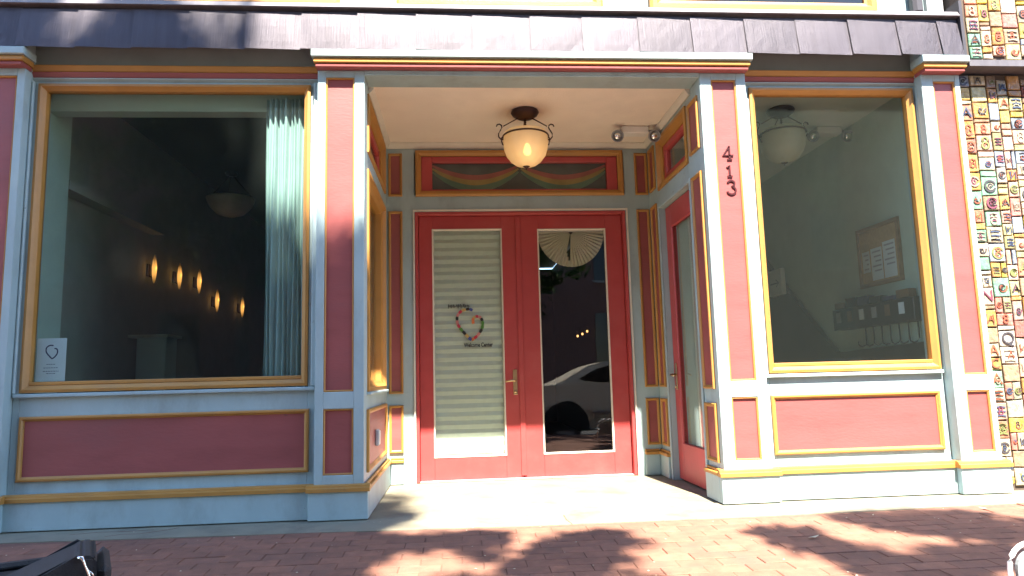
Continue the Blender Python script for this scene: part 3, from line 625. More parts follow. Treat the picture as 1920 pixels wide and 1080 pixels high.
# pleated shade in the door on the left
bm = bmesh.new(); n = 27; z0, z1 = 0.215, 2.192; x0, x1 = -0.312, 0.292; rows = []
for i in range(2 * n + 1):
    z = z1 + (z0 - z1) * i / (2 * n); sag = 0.0018 * random.uniform(-1, 1)
    y_ = YD + 0.036 + (0.0 if i % 2 else 0.010)
    rows.append([bm.verts.new((x0 + (x1 - x0) * k / 6, y_ + random.uniform(-0.001, 0.001), z + sag + random.uniform(-0.0015, 0.0015))) for k in range(7)])
for a, b in zip(rows, rows[1:]):
    for k in range(6): bm.faces.new((a[k], a[k + 1], b[k + 1], b[k]))
shade = tag(finish(bm, "pleated_shade", M['shade'], normals=False), "pale pleated shade drawn down behind the glass of the door", "window shade")
box("head_rail", FRONT(YD + 0.045), x0, x1, 2.193, 2.212, -0.012, 0.010, 'white', shade)
# heart emblem with lettering on the door glass
TE = FRONT(YD + 0.0195)
emb = tag(empty("door_emblem", None, (0.0, YD + 0.019, 1.34)), "multicoloured open heart emblem reading Welcome Center on the door glass", "decal")
hp = [(0.030, 1.472), (0.002, 1.484), (-0.030, 1.482), (-0.066, 1.470), (-0.092, 1.448), (-0.108, 1.418), (-0.110, 1.385), (-0.104, 1.350), (-0.086, 1.318), (-0.062, 1.288), (-0.034, 1.258), (-0.010, 1.232), (0.016, 1.208), (0.040, 1.222), (0.066, 1.244), (0.090, 1.272), (0.110, 1.305), (0.118, 1.340), (0.116, 1.375), (0.104, 1.402), (0.080, 1.416), (0.054, 1.416), (0.036, 1.402), (0.030, 1.376), (0.036, 1.352)]
cols = ["blue", "black", "ochre", "crimson", "rose", "black", "rose", "crimson", "green", "black", "ochre", "blue", "orange", "crimson", "rose", "black", "green", "green", "black", "rose", "crimson", "ochre", "orange", "orange"]
pal = dict(blue=(0.05, 0.08, 0.30), black=(0.02, 0.02, 0.02), ochre=(0.50, 0.36, 0.12), crimson=(0.45, 0.03, 0.06), rose=(0.50, 0.20, 0.18), green=(0.08, 0.24, 0.04), orange=(0.60, 0.17, 0.05))
for k, v in pal.items(): M['e_' + k] = mat("emblem_" + k, v, 0.6, var=0.05)
for i in range(len(hp) - 1):
    a, b = hp[i], hp[i + 1]
    stroke("brush_mark", TE, [(a[0], a[1]), ((a[0] + b[0]) / 2, (a[1] + b[1]) / 2), (b[0], b[1])], [0.022, 0.027, 0.021], 0.0, 0.0008, 'e_' + cols[i], emb).matrix_parent_inverse = Matrix.Translation((0, 0, 0))
for c in emb.children: c.location = -Vector(emb.location)
def tchild(o): o.location = Vector(o.location) - Vector(emb.location); return o
tchild(text("lettering", "Welcome Center", 0.052, 0.075, YD + 0.018, 1.163, 'ink', emb, sx=0.68, bold=0.0016))
bm = bmesh.new(); x = -0.185
for k in range(13):                                     # a line of writing too soft to read
    h = random.choice((0.024, 0.032, 0.038)); w_ = random.uniform(0.006, 0.010)
    pts = arc(x + w_ / 2, 1.510, w_ / 2, 200, -40, 6, h / 2) if k % 2 else [(x, 1.510 - h / 2), (x + w_ * 0.3, 1.510 + h / 2), (x + w_, 1.505)]
    add_stroke(bm, TE, pts, 0.006, 0.0, 0.0008); x += w_ + 0.007
l = finish(bm, "lettering", M['ink'], emb); l.location = -Vector(emb.location)
# paper fan in the other door
bm = bmesh.new(); cx, cz, R_ = 0.939, 2.178, 0.306; n = 54; prev = None
hub = None
def fan_pt(k, r):
    a = math.radians(180 + 180 * k / n); y_ = YD + 0.040 + (0.010 if k % 2 else 0.0) * (0.25 + r)
    return (cx + R_ * r * math.cos(a), y_, cz + R_ * r * math.sin(a) * 1.06)
for k in range(n):
    rs = (0.06, 0.5, 1.0) if not 23 <= k <= 25 else (0.62 + 0.1 * (k - 23), 0.85, 1.0)
    V = [[bm.verts.new(fan_pt(kk, r)) for r in rs] for kk in (k, k + 1)]
    for j in range(2): bm.faces.new((V[0][j], V[0][j + 1], V[1][j + 1], V[1][j]))
bmesh.ops.remove_doubles(bm, verts=bm.verts, dist=1e-5)
fan = tag(finish(bm, "paper_fan_shade", M['fan'], normals=False), "half-round pleated paper fan with a gap at the top of the door glass", "fan shade")
box("mounting_strip", FRONT(YD + 0.045), 0.640, 1.238, 2.178, 2.192, -0.006, 0.004, 'white', fan)
# small hall lights seen through that door
for i, (x, z) in enumerate(((1.64, 1.50), (1.79, 1.57), (2.02, 1.63))):
    pass
M['ember'] = mat("lit_spot", (1, 0.6, 0.3), 0.5, emit=(1.0, 0.50, 0.16), estr=0.5)
for i, (x, y, z, lab) in enumerate(((1.557, 5.0, 1.422, "tiny amber lamp deep in the hall, left and lowest of three"), (1.626, 5.0, 1.450, "tiny amber lamp deep in the hall, middle of three"), (1.695, 5.0, 1.486, "tiny amber lamp deep in the hall, right and highest of three"))):
    hl = tag(empty("hall_lamp", None, (x, y, z)), lab, "lamp", "amber lamps in the hall")
    lathe("shade_glass", [(0.001, -0.018), (0.011, -0.014), (0.015, 0.0), (0.011, 0.013), (0.001, 0.017)], (0, 0, 0), 'ember', hl, 12)
    tube("bracket", [(0, 0.0, 0.015), (0, 0.0, 0.05), (0.0, 0.05, 0.07)], 0.005, 'black', hl, 6)
# curtain
bm = bmesh.new(); n = 84; rows = []
xs = [-1.415 + 0.285 * i / n for i in range(n + 1)]; ph = random.uniform(0, 6)
for j, z in enumerate([0.80, 1.2, 1.6, 2.0, 2.4, 2.87]):
    f_ = 1 + 0.15 * math.sin(j * 1.3)
    rows.append([bm.verts.new((x + 0.006 * math.sin(j + i * 0.2), 0.186 + 0.016 * math.sin(i * 0.62 + 0.9 * math.sin(i * 0.11) + 0.25 * math.sin(j)) * f_ + 0.008 * math.sin(i * 0.27 + 1), z)) for i, x in enumerate(xs)])
for a, b in zip(rows, rows[1:]):
    for k in range(n): bm.faces.new((a[k], a[k + 1], b[k + 1], b[k]))
cu = tag(finish(bm, "curtain", M['curtain'], smooth=True, normals=False), "pale green folded curtain at the right side of the large window", "curtain")
# poster in the window corner
po = tag(box("window_poster", FRONT(0.152), -2.850, -2.665, 0.925, 1.205, 0.0, 0.001, 'paper'), "pale paper notice with a heart drawing in the lower corner of the large window", "poster")
TP = FRONT(0.1505)
M['pheart'] = mat("dark_print", (0.05, 0.04, 0.09), 0.7)
hx, hz = -2.757, 1.115; k = 0.32
stroke("heart_print", TP, [(hx + (x_ - 0.0) * k, hz + (z_ - 1.345) * k) for x_, z_ in hp[:22]], 0.008, 0.0, 0.0006, 'pheart', po)
for z_, w_ in ((1.035, 0.055), (1.012, 0.09), (0.990, 0.095), (0.975, 0.05)):
    bm = bmesh.new(); x = hx - w_ / 2
    while x < hx + w_ / 2:
        d_ = random.uniform(0.006, 0.014); add_box(bm, TP, x, x + d_, z_ - 0.0018, z_ + 0.0018, 0.0, 0.0005); x += d_ + 0.004
    finish(bm, "print_line", M['pheart'], po)
# wall sconces in the left room
for i, (y_, z_, lab) in enumerate(((2.18, 1.98, "nearest glowing amber sconce on the wall seen through the large window"), (2.78, 2.0, "second nearest glowing amber sconce behind the large window"), (3.33, 2.02, "middle glowing amber sconce of five behind the large window"), (3.92, 1.87, "fourth glowing amber sconce behind the large window, lower than the third"), (4.89, 1.89, "farthest glowing amber sconce behind the large window"))):
    sc = tag(empty("wall_sconce", None, (-3.058, y_, z_)), lab, "sconce", "sconces along the room wall")
    lathe("glass", [(0.001, -0.13), (0.010, -0.11), (0.020, -0.04), (0.022, 0.03), (0.016, 0.10), (0.006, 0.145), (0.001, 0.15)], (0.06, 0, 0), 'glow', sc, 14)
    box("back_plate", I, 0.002, 0.012, -0.03, 0.03, -0.06, 0.06, 'bronze', sc); tube("bracket", [(0.012, 0, -0.05), (0.05, 0, -0.078)], 0.006, 'bronze', sc)
    ld = bpy.data.lights.new("sconce_light", 'POINT'); ld.energy = 0.05; ld.color = (1.0, 0.48, 0.14); ld.shadow_soft_size = 0.03
    lo = bpy.data.objects.new("sconce_light", ld); COL.objects.link(lo); lo.parent = sc; lo.location = (0.085, 0, 0.02)
# bowl lamp in the left room
bl = tag(empty("ceiling_bowl_lamp", None, (-2.636, 3.2, 3.248)), "unlit yellowish bowl lamp hanging in the dark room behind the large window", "lamp")
lathe("bowl", [(0.26, -0.30), (0.255, -0.32), (0.22, -0.40), (0.15, -0.47), (0.07, -0.50), (0.001, -0.505)], (0, 0, 0), 'lampoff', bl, 28)
lathe("canopy", [(0.001, -0.001), (0.07, -0.001), (0.06, -0.03), (0.001, -0.04)], (0, 0, 0), 'bronze', bl, 16)
for a in (0, 120, 240):
    tube("chain", [(0.02 * math.cos(math.radians(a)), 0.02 * math.sin(math.radians(a)), -0.03), (0.25 * math.cos(math.radians(a)), 0.25 * math.sin(math.radians(a)), -0.31)], 0.004, 'bronze', bl, 6)
# lectern-like stand in the left room
ls = tag(empty("reading_stand", None, (-2.9, 2.0, 0.02)), "dim stand with a flat top behind the large window", "stand")
box("top", I, -0.17, 0.19, -0.16, 0.16, 1.295, 1.32, 'lampoff', ls, 0.004)
box("body", I, -0.10, 0.16, -0.12, 0.12, 0.02, 1.294, 'room', ls, 0.006); box("foot", I, -0.13, 0.19, -0.15, 0.15, 0.0, 0.0195, 'wood', ls)
# right room: cork board, wall organiser with hooks, white box
TW = WEST(3.419)
cb = tag(box("cork_board", TW, 0.575, 1.095, 1.585, 2.035, 0.001, 0.012, 'cork'), "wood-framed cork board with pinned papers behind the window on the right", "notice board")
ring("frame", TW, 0.545, 1.125, 1.555, 2.065, [(0, 0.001), (0, 0.022), (0.03, 0.022), (0.034, 0.013), (0.034, 0.001)], 'wood', cb)
for u0, u1, v0, v1 in ((0.61, 0.775, 1.60, 1.90), (0.79, 0.945, 1.60, 1.87), (0.965, 1.07, 1.68, 1.86)): 
    pp = box("pinned_paper", TW, u0, u1, v0, v1, 0.0125, 0.0135, 'paper', cb)
    for q in range(5):
        zz = v1 - 0.03 - q * 0.04
        if zz > v0 + 0.02: box("print_line", TW, u0 + 0.015, u1 - 0.02 - 0.02 * (q % 3), zz - 0.008, zz + 0.006, 0.0137, 0.0142, 'grey', pp)
og = tag(box("wall_organizer", TW, 0.33, 1.47, 1.215, 1.40, 0.001, 0.10, 'black', bev=0.006), "dark wall organiser stuffed with folders above a row of hooks", "organizer")
for i in range(6):
    u = 0.40 + i * 0.18
    box("folder", TW, u, u + 0.15, 1.405, 1.43 + random.uniform(0.0, 0.06), 0.02, 0.085, random.choice(('navy', 'brown', 'black')), og)
    box("tag", TW, u + 0.04, u + 0.11, 1.28, 1.37, 0.1005, 0.102, ('paper', 'brown', 'grey')[i % 3], og)
for i in range(7):
    u = 0.40 + i * 0.115
    hk = [TW(u, 1.214, 0.03), TW(u, 1.09, 0.03), TW(u + 0.004, 1.065, 0.045), TW(u + 0.02, 1.055, 0.065), TW(u + 0.04, 1.07, 0.075), TW(u + 0.045, 1.10, 0.075)]
    tube("hook", hk, 0.006, 'black', og, 6)
TX = WEST(3.3675)
wb = tag(box("white_wall_box", TX, 2.42, 2.74, 1.67, 1.95, 0.0, 0.05, 'white', bev=0.008), "small white box with a dark arrow behind the window on the right", "box")
TX2 = WEST(3.317)
stroke("arrow", TX2, [(2.68, 1.80), (2.50, 1.80)], 0.016, 0.0, 0.001, 'grey', wb); stroke("arrow_head", TX2, [(2.55, 1.84), (2.48, 1.80), (2.55, 1.76)], 0.016, 0.0, 0.0012, 'grey', wb)

# ------------------------------------------------------------------ neighbour's wall of handmade tiles
MW = tag(empty("tiled_wall", None, (3.66, 0.05, 0.0)), "neighbouring wall covered in colourful handmade picture tiles", "wall")
def mw(o): o.matrix_parent_inverse = MW.matrix_world.inverted() if False else Matrix.Translation((-3.66, -0.05, 0)); return o
mw(box("backing", FRONT(0.075), 3.626, 8.0, 0.0, 3.035, -0.3, 0, 'grout', MW))
mw(box("upper_backing", FRONT(-0.03), 3.668, 8.0, 3.095, 9.0, -0.3, 0, 'grout', MW))
mw(box("ledge", FRONT(-0.04), 3.668, 8.0, 3.045, 3.092, -0.2, 0.02, 'flash', MW))
tcols = [(0.35, 0.289, 0.184), (0.403, 0.324, 0.228), (0.385, 0.166, 0.096), (0.42, 0.254, 0.175), (0.455, 0.324, 0.044), (0.385, 0.271, 0.07), (0.333, 0.333, 0.245), (0.367, 0.193, 0.052), (0.149, 0.298, 0.201), (0.35, 0.306, 0.14), (0.385, 0.14, 0.105), (0.228, 0.263, 0.333), (0.42, 0.289, 0.228), (0.438, 0.385, 0.315), (0.263, 0.175, 0.105)]
tm = [mat("tile_glaze", c, 0.28, var=0.3, scale=30, dirt=(c[1] * 0.6, c[2] * 0.8, c[0] * 0.3), dirt_amt=0.6, dirt_scale=26, bump=0.5, bscale=45, rnd=0.25) for c in tcols]
M['g_dark'] = mat("tile_mark_dark", (0.05, 0.045, 0.05), 0.5); M['g_rust'] = mat("tile_mark_rust", (0.30, 0.08, 0.04), 0.5); M['g_olive'] = mat("tile_mark_olive", (0.16, 0.18, 0.06), 0.5); M['g_plum'] = mat("tile_mark_plum", (0.16, 0.04, 0.07), 0.5)
M['g_blue'] = mat("tile_mark_blue", (0.05, 0.07, 0.13), 0.5); M['g_cream'] = mat("tile_mark_cream", (0.26, 0.23, 0.17), 0.5)
marks = ['g_dark', 'g_dark', 'g_rust', 'g_olive', 'g_plum', 'g_blue', 'g_cream', 'g_rust']
fixed = {}
def glyph(T, cu_, cv, s, tile, letter=None):
    mm = random.choice(marks); bm = bmesh.new(); kind = random.randrange(6)
    if letter:
        me = text_mesh(letter, s * 1.35, 0.002).copy(); me.materials.clear(); bm.free()
        o = link("letter", me, M[mm], tile); p = T(cu_, cv, 0.0195); o.location = p; o.rotation_euler = (math.pi / 2, 0, 0); return o
    if kind == 0: add_stroke(bm, T, arc(cu_, cv, s * 0.4, 20, 340, 12), s * 0.13, 0.016, 0.020); add_stroke(bm, T, arc(cu_, cv, s * 0.15, 0, 300, 8), s * 0.1, 0.016, 0.020)
    elif kind == 1: add_stroke(bm, T, [(cu_ - s * 0.4, cv - s * 0.4), (cu_, cv + s * 0.45), (cu_ + s * 0.4, cv - s * 0.4)], s * 0.14, 0.016, 0.020); add_stroke(bm, T, [(cu_ - s * 0.22, cv - s * 0.12), (cu_ + s * 0.22, cv - s * 0.12)], s * 0.12, 0.0162, 0.0202)
    elif kind == 2:
        for q in range(3): add_stroke(bm, T, [(cu_ - s * 0.42 + random.uniform(0, 0.1) * s, cv - s * 0.35 + q * s * 0.35), (cu_, cv - s * 0.3 + q * s * 0.35), (cu_ + s * 0.42, cv - s * 0.38 + q * s * 0.35)], s * 0.1, 0.016, 0.020)
    elif kind == 3: add_stroke(bm, T, arc(cu_, cv + s * 0.2, s * 0.2, -90, 250, 10), s * 0.12, 0.016, 0.020); add_stroke(bm, T, arc(cu_, cv - s * 0.22, s * 0.25, 90, 430, 10), s * 0.12, 0.0161, 0.0201)
    elif kind == 4: add_stroke(bm, T, [(cu_ - s * 0.3, cv + s * 0.4), (cu_ - s * 0.3, cv - s * 0.4), (cu_ + s * 0.3, cv + s * 0.35), (cu_ + s * 0.32, cv - s * 0.4)], s * 0.12, 0.016, 0.020)
    else: add_stroke(bm, T, [(cu_ + math.cos(t) * s * 0.06 * t, cv + math.sin(t) * s * 0.06 * t) for t in [0.6 * q for q in range(1, 12)]], s * 0.1, 0.016, 0.020)
    return finish(bm, "mark", M[mm], tile)
letters = {(0, 8): "A", (1, 8): "Q", (0, 7): "C", (1, 10): "8", (0, 12): "N", (0, 15): "A"}
def tile_field(y, x0, x1, z0, z1, upper):
    T = FRONT(y); ncol = 0; colx = []
    x = x0
    while x < x1: 
        w_ = random.uniform(0.075, 0.135); colx.append((x, min(x + w_, x1))); x += w_
    for ci, (xa, xb) in enumerate(colx):
        z = z0 + random.uniform(0, 0.03); ri = 0
        while z < z1 - 0.05:
            h_ = random.choice((0.035, 0.05, 0.09, 0.10, 0.115, 0.125, 0.14)); h_ = min(h_, z1 - z)
            parts_ = [(xa, xb)]
            if random.random() < 0.16 and h_ > 0.1: c_ = xa + (xb - xa) * random.uniform(0.35, 0.65); parts_ = [(xa, c_), (c_, xb)]
            for (a, b) in parts_:
                j = lambda: random.uniform(0.001, 0.009)
                bm = bmesh.new(); pts = [(a + j(), z + j()), (b - j(), z + j()), (b - j(), z + h_ - j()), (a + j(), z + h_ - j())]
                add_poly(bm, T, pts, 0.0, 0.0155 + random.uniform(-0.003, 0.0))
                bmesh.ops.bevel(bm, geom=[e for e in bm.edges if all(abs(y - 0.008 - v.co.y) < 0.009 and (y - v.co.y) > 0.009 for v in e.verts)], offset=0.004, segments=1, affect='EDGES')
                tile = mw(finish(bm, "tile", random.choice(tm), MW))
                if (b - a) > 0.05 and h_ > 0.07 and ci < 6 and random.random() < 0.85:
                    lt = None if upper else letters.get((ci, ri))
                    g = glyph(T, (a + b) / 2, z + h_ / 2, min(b - a, h_) * 0.80, tile, lt)
                    if not lt: glyph(T, (a + b) / 2 + random.uniform(-0.008, 0.008), z + h_ / 2 + random.uniform(-0.008, 0.008), min(b - a, h_) * random.uniform(0.35, 0.7), tile)
            z += h_; ri += 1
tile_field(0.074, 3.640, 4.35, 0.02, 3.03, False)
tile_field(-0.031, 3.690, 4.35, 3.10, 3.95, True)

# ------------------------------------------------------------------ things on the pavement
# black equipment bag, lid open, at the lower left edge
bag = tag(empty("equipment_bag", None, (-1.45, -2.33, slope_z(-2.33))), "black nylon bag with open top and silver zip pull on the brick paving", "bag")
bm = bmesh.new(); add_box(bm, I, -0.50, 0.336, -0.17, 0.20, 0.004, 0.40, 0.025); finish(bm, "body", M['bag'], bag)
box("lining", I, -0.47, 0.15, -0.14, 0.155, 0.4005, 0.404, 'bagin', bag)
boxes("rim", I, [(-0.50, 0.30, 0.158, 0.20, 0.4005, 0.425), (-0.50, 0.10, -0.172, -0.142, 0.4005, 0.425)], 'bag', bag, 0.010)
bm = bmesh.new(); add_poly(bm, FRONT(0.0), [(0.10, 0.402), (0.338, 0.402), (0.336, 0.470), (0.327, 0.478), (0.298, 0.482), (0.286, 0.474)], -0.10, 0.165)
bmesh.ops.bevel(bm, geom=bm.edges[:], offset=0.009, segments=2, affect='EDGES'); finish(bm, "flap", M['bag'], bag)
bm = bmesh.new(); add_box(bm, I, 0.339, 0.374, -0.15, 0.15, 0.01, 0.445, 0.016); finish(bm, "side_pocket", M['bag'], bag)
bm = bmesh.new(); add_tube(bm, [(0.290, -0.172, 0.486), (0.300, -0.176, 0.484), (0.304, -0.178, 0.474), (0.308, -0.178, 0.462), (0.314, -0.178, 0.448), (0.322, -0.178, 0.425), (0.326, -0.178, 0.405)], [0.005, 0.006, 0.004, 0.003, 0.0045, 0.003, 0.005], 8)
add_tube(bm, [(0.316, -0.178, 0.448), (0.326, -0.180, 0.440), (0.329, -0.180, 0.430)], 0.0025, 6)
finish(bm, "zip_pull", M['chrome'], bag, smooth=True)
for c in bag.children: c.location = (-0.336, 0.17, -0.005 if c.name.startswith('zip') else 0)
bag.location = (-1.114, -2.50, slope_z(-2.33)); bag.rotation_euler = (0, 0, math.radians(27))
# folding chair, of which only the top corner of its back comes into the picture
ch = tag(empty("folding_chair", None, (2.040, -2.2, slope_z(-2.2))), "white tubular chair back with grey panel at the bottom right corner", "chair")
def rrect(x0, x1, z0, z1, r, y):
    pts = []
    for cx_, cz_, a0 in ((x1 - r, z1 - r, 0), (x0 + r, z1 - r, 90)):
        for k in range(7):
            a = math.radians(a0 + 15 * k); pts.append((cx_ + r * math.cos(a), y, cz_ + r * math.sin(a)))
    return [(x1, y, z0)] + pts + [(x0, y, z0)]
tube("back_frame", rrect(-0.205, 0.205, 0.01, 0.312, 0.085, 0.0), 0.0085, 'whitetube', ch, 10)
bm = bmesh.new(); pr = rrect(-0.180, 0.180, 0.10, 0.288, 0.065, 0.0); add_poly(bm, FRONT(0), [(p[0], p[2]) for p in pr], -0.008, 0.006); finish(bm, "back_panel", M['chairfab'], ch)
box("seat", I, -0.19, 0.19, -0.36, -0.02, 0.16, 0.18, 'chairfab', ch, 0.008)
for s in (-1, 1): tube("leg", [(s * 0.19, -0.36, 0.01), (s * 0.19, -0.02, 0.175)], 0.010, 'whitetube', ch)
# litter
def litter(x, y, rz, s, label):
    bm = bmesh.new(); pts = [(-1, 0, 0.1), (-0.4, 0.32, 0.02), (0.2, 0.36, 0.12), (0.8, 0.12, 0.35), (1.05, 0, 0.5), (0.7, -0.22, 0.30), (0.1, -0.36, 0.10), (-0.5, -0.28, 0.22)]
    c = bm.verts.new((0, 0, 0.0)); V = [bm.verts.new((a * s, b * s, d * s * 0.6)) for a, b, d in pts]
    for i in range(8): bm.faces.new((c, V[i], V[(i + 1) % 8]))
    o = tag(finish(bm, "fallen_leaf", M['deadleaf']), label, "leaf", "dry leaves on the paving"); o.location = (x, y, slope_z(y) + 0.006); o.rotation_euler = (0, 0, rz)
litter(1.77, -0.92, 0.2, 0.035, "pale dry curled leaf lying alone on the sunny bricks"); litter(3.08, -0.47, 2.2, 0.022, "tiny pale dry leaf on bricks near the tiled wall")
litter(-1.0, -1.25, 1.2, 0.012, "tiny pale leaf scrap on the shaded bricks by the bag"); litter(2.35, -0.52, 1.0, 0.014, "small pale leaf scrap on bricks below the window on the right")

bm = bmesh.new()
for _ in range(170):
    x = random.uniform(-3.2, 3.6); y = random.uniform(-2.4, -0.05); r_ = random.uniform(0.002, 0.006) * (2.0 if random.random() < 0.12 else 1)
    if y > edge_y(x) - 0.02 and random.random() < 0.6: continue
    z = slope_z(y) + 0.0035; a0 = random.uniform(0, 6)
    c = bm.verts.new((x, y, z + r_ * 0.5)); V = [bm.verts.new((x + r_ * random.uniform(0.6, 1.6) * math.cos(a0 + k), y + r_ * random.uniform(0.5, 1.2) * math.sin(a0 + k), z)) for k in (0, 1.2, 2.5, 3.8, 5.0)]
    for k in range(5): bm.faces.new((c, V[k], V[(k + 1) % 5]))
tag(finish(bm, "paving_litter", M['deadleaf']), "tiny pale crumbs and leaf scraps scattered over the paving", "litter", kind='stuff')

# ------------------------------------------------------------------ the street behind the camera, seen in the glass
car = tag(empty("parked_car", None, (3.35, -6.15, -0.384)), "white saloon car parked at the kerb, mirrored in the door glass", "car")
S = 1.07
side = [(-2.35, 0.32), (-2.38, 0.62), (-2.30, 0.93), (-2.15, 1.00), (-1.62, 1.02), (-1.50, 1.03), (0.95, 0.97), (1.75, 0.86), (2.22, 0.72), (2.36, 0.55), (2.33, 0.30), (1.95, 0.22)]
low = side + [(-1.95, 0.24)]
def car_prism(name, pts, yfun, m, parent, sm=False):
    bm = bmesh.new(); a = [bm.verts.new((x * S, yfun(z) * S, z * S)) for x, z in pts]; b = [bm.verts.new((x * S, -yfun(z) * S, z * S)) for x, z in pts]; n = len(pts)
    for i in range(n): bm.faces.new((a[i], a[(i + 1) % n], b[(i + 1) % n], b[i]))
    bm.faces.new(a); bm.faces.new(b[::-1]); bmesh.ops.bevel(bm, geom=bm.edges[:], offset=0.03, segments=2, affect='EDGES')
    return finish(bm, name, M[m], parent)
body = car_prism("body", low, lambda z: 0.80 + 0.10 * max(0, 1 - abs(z - 0.6) / 0.45), 'carpaint', car)
roof = [(-1.62, 1.00), (-1.30, 1.16), (-0.92, 1.34), (-0.60, 1.405), (-0.2, 1.42), (0.15, 1.39), (0.45, 1.29), (1.05, 0.96), (0.9, 0.95)]
car_prism("cabin", roof, lambda z: 0.83 - 0.22 * max(0, (z - 0.95) / 0.47), 'carpaint', car)
for sgn in (1, -1):
    def TS(u, v, n, sgn=sgn): 
        yy = 0.83 - 0.22 * max(0, (v - 0.95) / 0.47); return (u * S, sgn * (yy + 0.004 + n) * S, v * S)
    for pts in ([(-1.05, 1.06), (-1.15, 1.10), (-0.80, 1.29), (-0.55, 1.345), (-0.40, 1.355), (-0.36, 1.05), (-0.75, 1.03)], [(-0.31, 1.05), (-0.34, 1.355), (0.10, 1.345), (0.36, 1.255), (0.82, 1.03)]):
        poly("window", TS, pts, 0.0, 0.006, 'cardark', car)
    for wx in (-1.42, 1.42):
        w_ = lathe("wheel", [(0.001, -0.10), (0.20, -0.10), (0.30, -0.09), (0.32, -0.06), (0.32, 0.06), (0.30, 0.09), (0.20, 0.10), (0.001, 0.10)], (0, 0, 0), 'tyre', car, 28, 'Y'); w_.location = (wx * S, sgn * 0.80 * S, 0.32 * S + 0.002)
        lathe("rim", [(0.001, 0.108), (0.19, 0.104), (0.20, 0.101), (0.001, 0.1005)] if sgn > 0 else [(0.001, -0.108), (0.19, -0.104), (0.20, -0.101), (0.001, -0.1005)], (0, 0, 0), 'grey', w_, 20, 'Y')
        def TA(u, v, n, sgn=sgn): return (u * S, sgn * (0.905 + n) * S, v * S)
        poly("wheel_arch", TA, [(wx + 0.40, 0.26)] + arc(wx, 0.34, 0.40, 0, 180, 14) + [(wx - 0.40, 0.26)], -0.02, 0.003, 'tyre', car)
    box("door_handle", lambda u, v, n, sgn=sgn: (u * S, sgn * (0.895 + n) * S, v * S), -0.62, -0.42, 0.80, 0.83, 0.0, 0.025, 'carpaint', car, 0.005)
    box("tail_lamp", lambda u, v, n: (u * S, sgn * v * S, n * S), -2.385, -2.25, 0.5, 0.75, 0.68, 0.86, 'lamp_red', car, 0.01)
    box("side_strip", lambda u, v, n, sgn=sgn: (u * S, sgn * (0.888 + n) * S, v * S), -0.95, 0.95, 0.52, 0.56, 0.0, 0.02, 'grey', car, 0.004)

# a tall lamp post whose shadow stripes the skirt roof
lp = tag(empty("lamp_post", None, (-1.50 + 0.118 * 5.35, -5.45, -0.384)), "tall dark street lamp post behind the camera, shading a stripe of the skirt roof", "lamp post")
lathe("post", [(0.001, 0.0), (0.12, 0.0), (0.12, 0.5), (0.075, 0.6), (0.062, 1.2), (0.056, 14.8), (0.001, 14.8)], (0, 0, 0), 'dark', lp, 18)
tube("arm", [(0, 0, 14.7), (0, -0.6, 15.0), (0, -1.8, 15.15)], 0.04, 'dark', lp); box("lantern", I, -0.12, 0.12, -2.3, -1.75, 15.05, 15.2, 'grey', lp, 0.03)

# street trees: leaf clumps over a limbed trunk
def add_leaf_clump(bm, c, r, nleaf, s):
    for _ in range(nleaf):
        d = Vector((random.gauss(0, 1), random.gauss(0, 1), random.gauss(0, 0.8))); d = d.normalized() * r * random.random() ** 0.5
        p = Vector(c) + d; q = Quaternion((random.gauss(0, 1), random.gauss(0, 1), random.gauss(0, 1), random.gauss(0, 1))).normalized()
        l = s * random.uniform(0.7, 1.3)
        bm.faces.new([bm.verts.new(p + q @ Vector(v)) for v in ((-l, 0, 0), (0, -l * 0.42, l * 0.1), (l, 0, 0), (0, l * 0.42, l * 0.1))])
def limbs(bm, base, crown_pts, trunk_h, r0, n=9):
    b = Vector(base); top = b + Vector((random.uniform(-.1, .1), random.uniform(-.1, .1), trunk_h))
    add_tube(bm, [b, b.lerp(top, 0.08), b.lerp(top, 0.5) + Vector((0.05, 0.03, 0)), top], [r0 * 1.35, r0, r0 * 0.85, r0 * 0.7], 12)
    for p in random.sample(crown_pts, min(n, len(crown_pts))):
        p = Vector(p[:3]); m_ = top.lerp(p, 0.5) + Vector((0, 0, 0.25))
        add_tube(bm, [top - Vector((0, 0, 0.15)), m_, p], [r0 * 0.42, r0 * 0.25, r0 * 0.08], 7)
def tree(name, base, pts, label, trunk_h, r0=0.15, nleaf=80, rad=0.30, s=0.085, group=None, n=12):
    t = tag(empty(name, None, base), label, "tree", group)
    bm = bmesh.new(); limbs(bm, base, pts, trunk_h, r0, n); o = finish(bm, "trunk", M['bark'], t, smooth=True); o.location = -Vector(base)
    bm = bmesh.new()
    for p in pts: rr = p[3] if len(p) > 3 else rad; add_leaf_clump(bm, p[:3], rr * random.uniform(0.7, 1.3), int(nleaf * min(1, rr / rad + 0.15)), s)
    o = finish(bm, "crown", M['leaf'], t, normals=False); o.location = -Vector(base); return t
k_ = SUN / -SUN.y                                       # per metre towards the street
def up_from(x, y, z, t): return (x + k_.x * t, y - t, z + k_.z * t)
pts = []
for _ in range(430):                                    # boughs over the left of the front
    x = random.uniform(-4.2, -0.62); z = random.uniform(-0.3, 2.9)
    lim = 1.48 if x > -1.12 else 2.9
    if z > lim: continue
    keep = 1.0 if z < 1.5 else 0.42
    if x > -1.12 and z > 1.2: keep = 0.55
    if -1.62 < x < -1.05 and z > 2.05: continue
    if random.random() > keep: continue
    pts.append(up_from(x, 0.05, z, random.uniform(3.9, 6.4)))
for _ in range(8): pts.append(up_from(random.uniform(-2.45, -1.95), -0.1, random.uniform(3.0, 3.6), random.uniform(4.2, 6.0)))
for _ in range(7): pts.append(up_from(random.uniform(-4.2, -2.95), -0.1, random.uniform(3.0, 3.8), random.uniform(4.2, 6.0)))
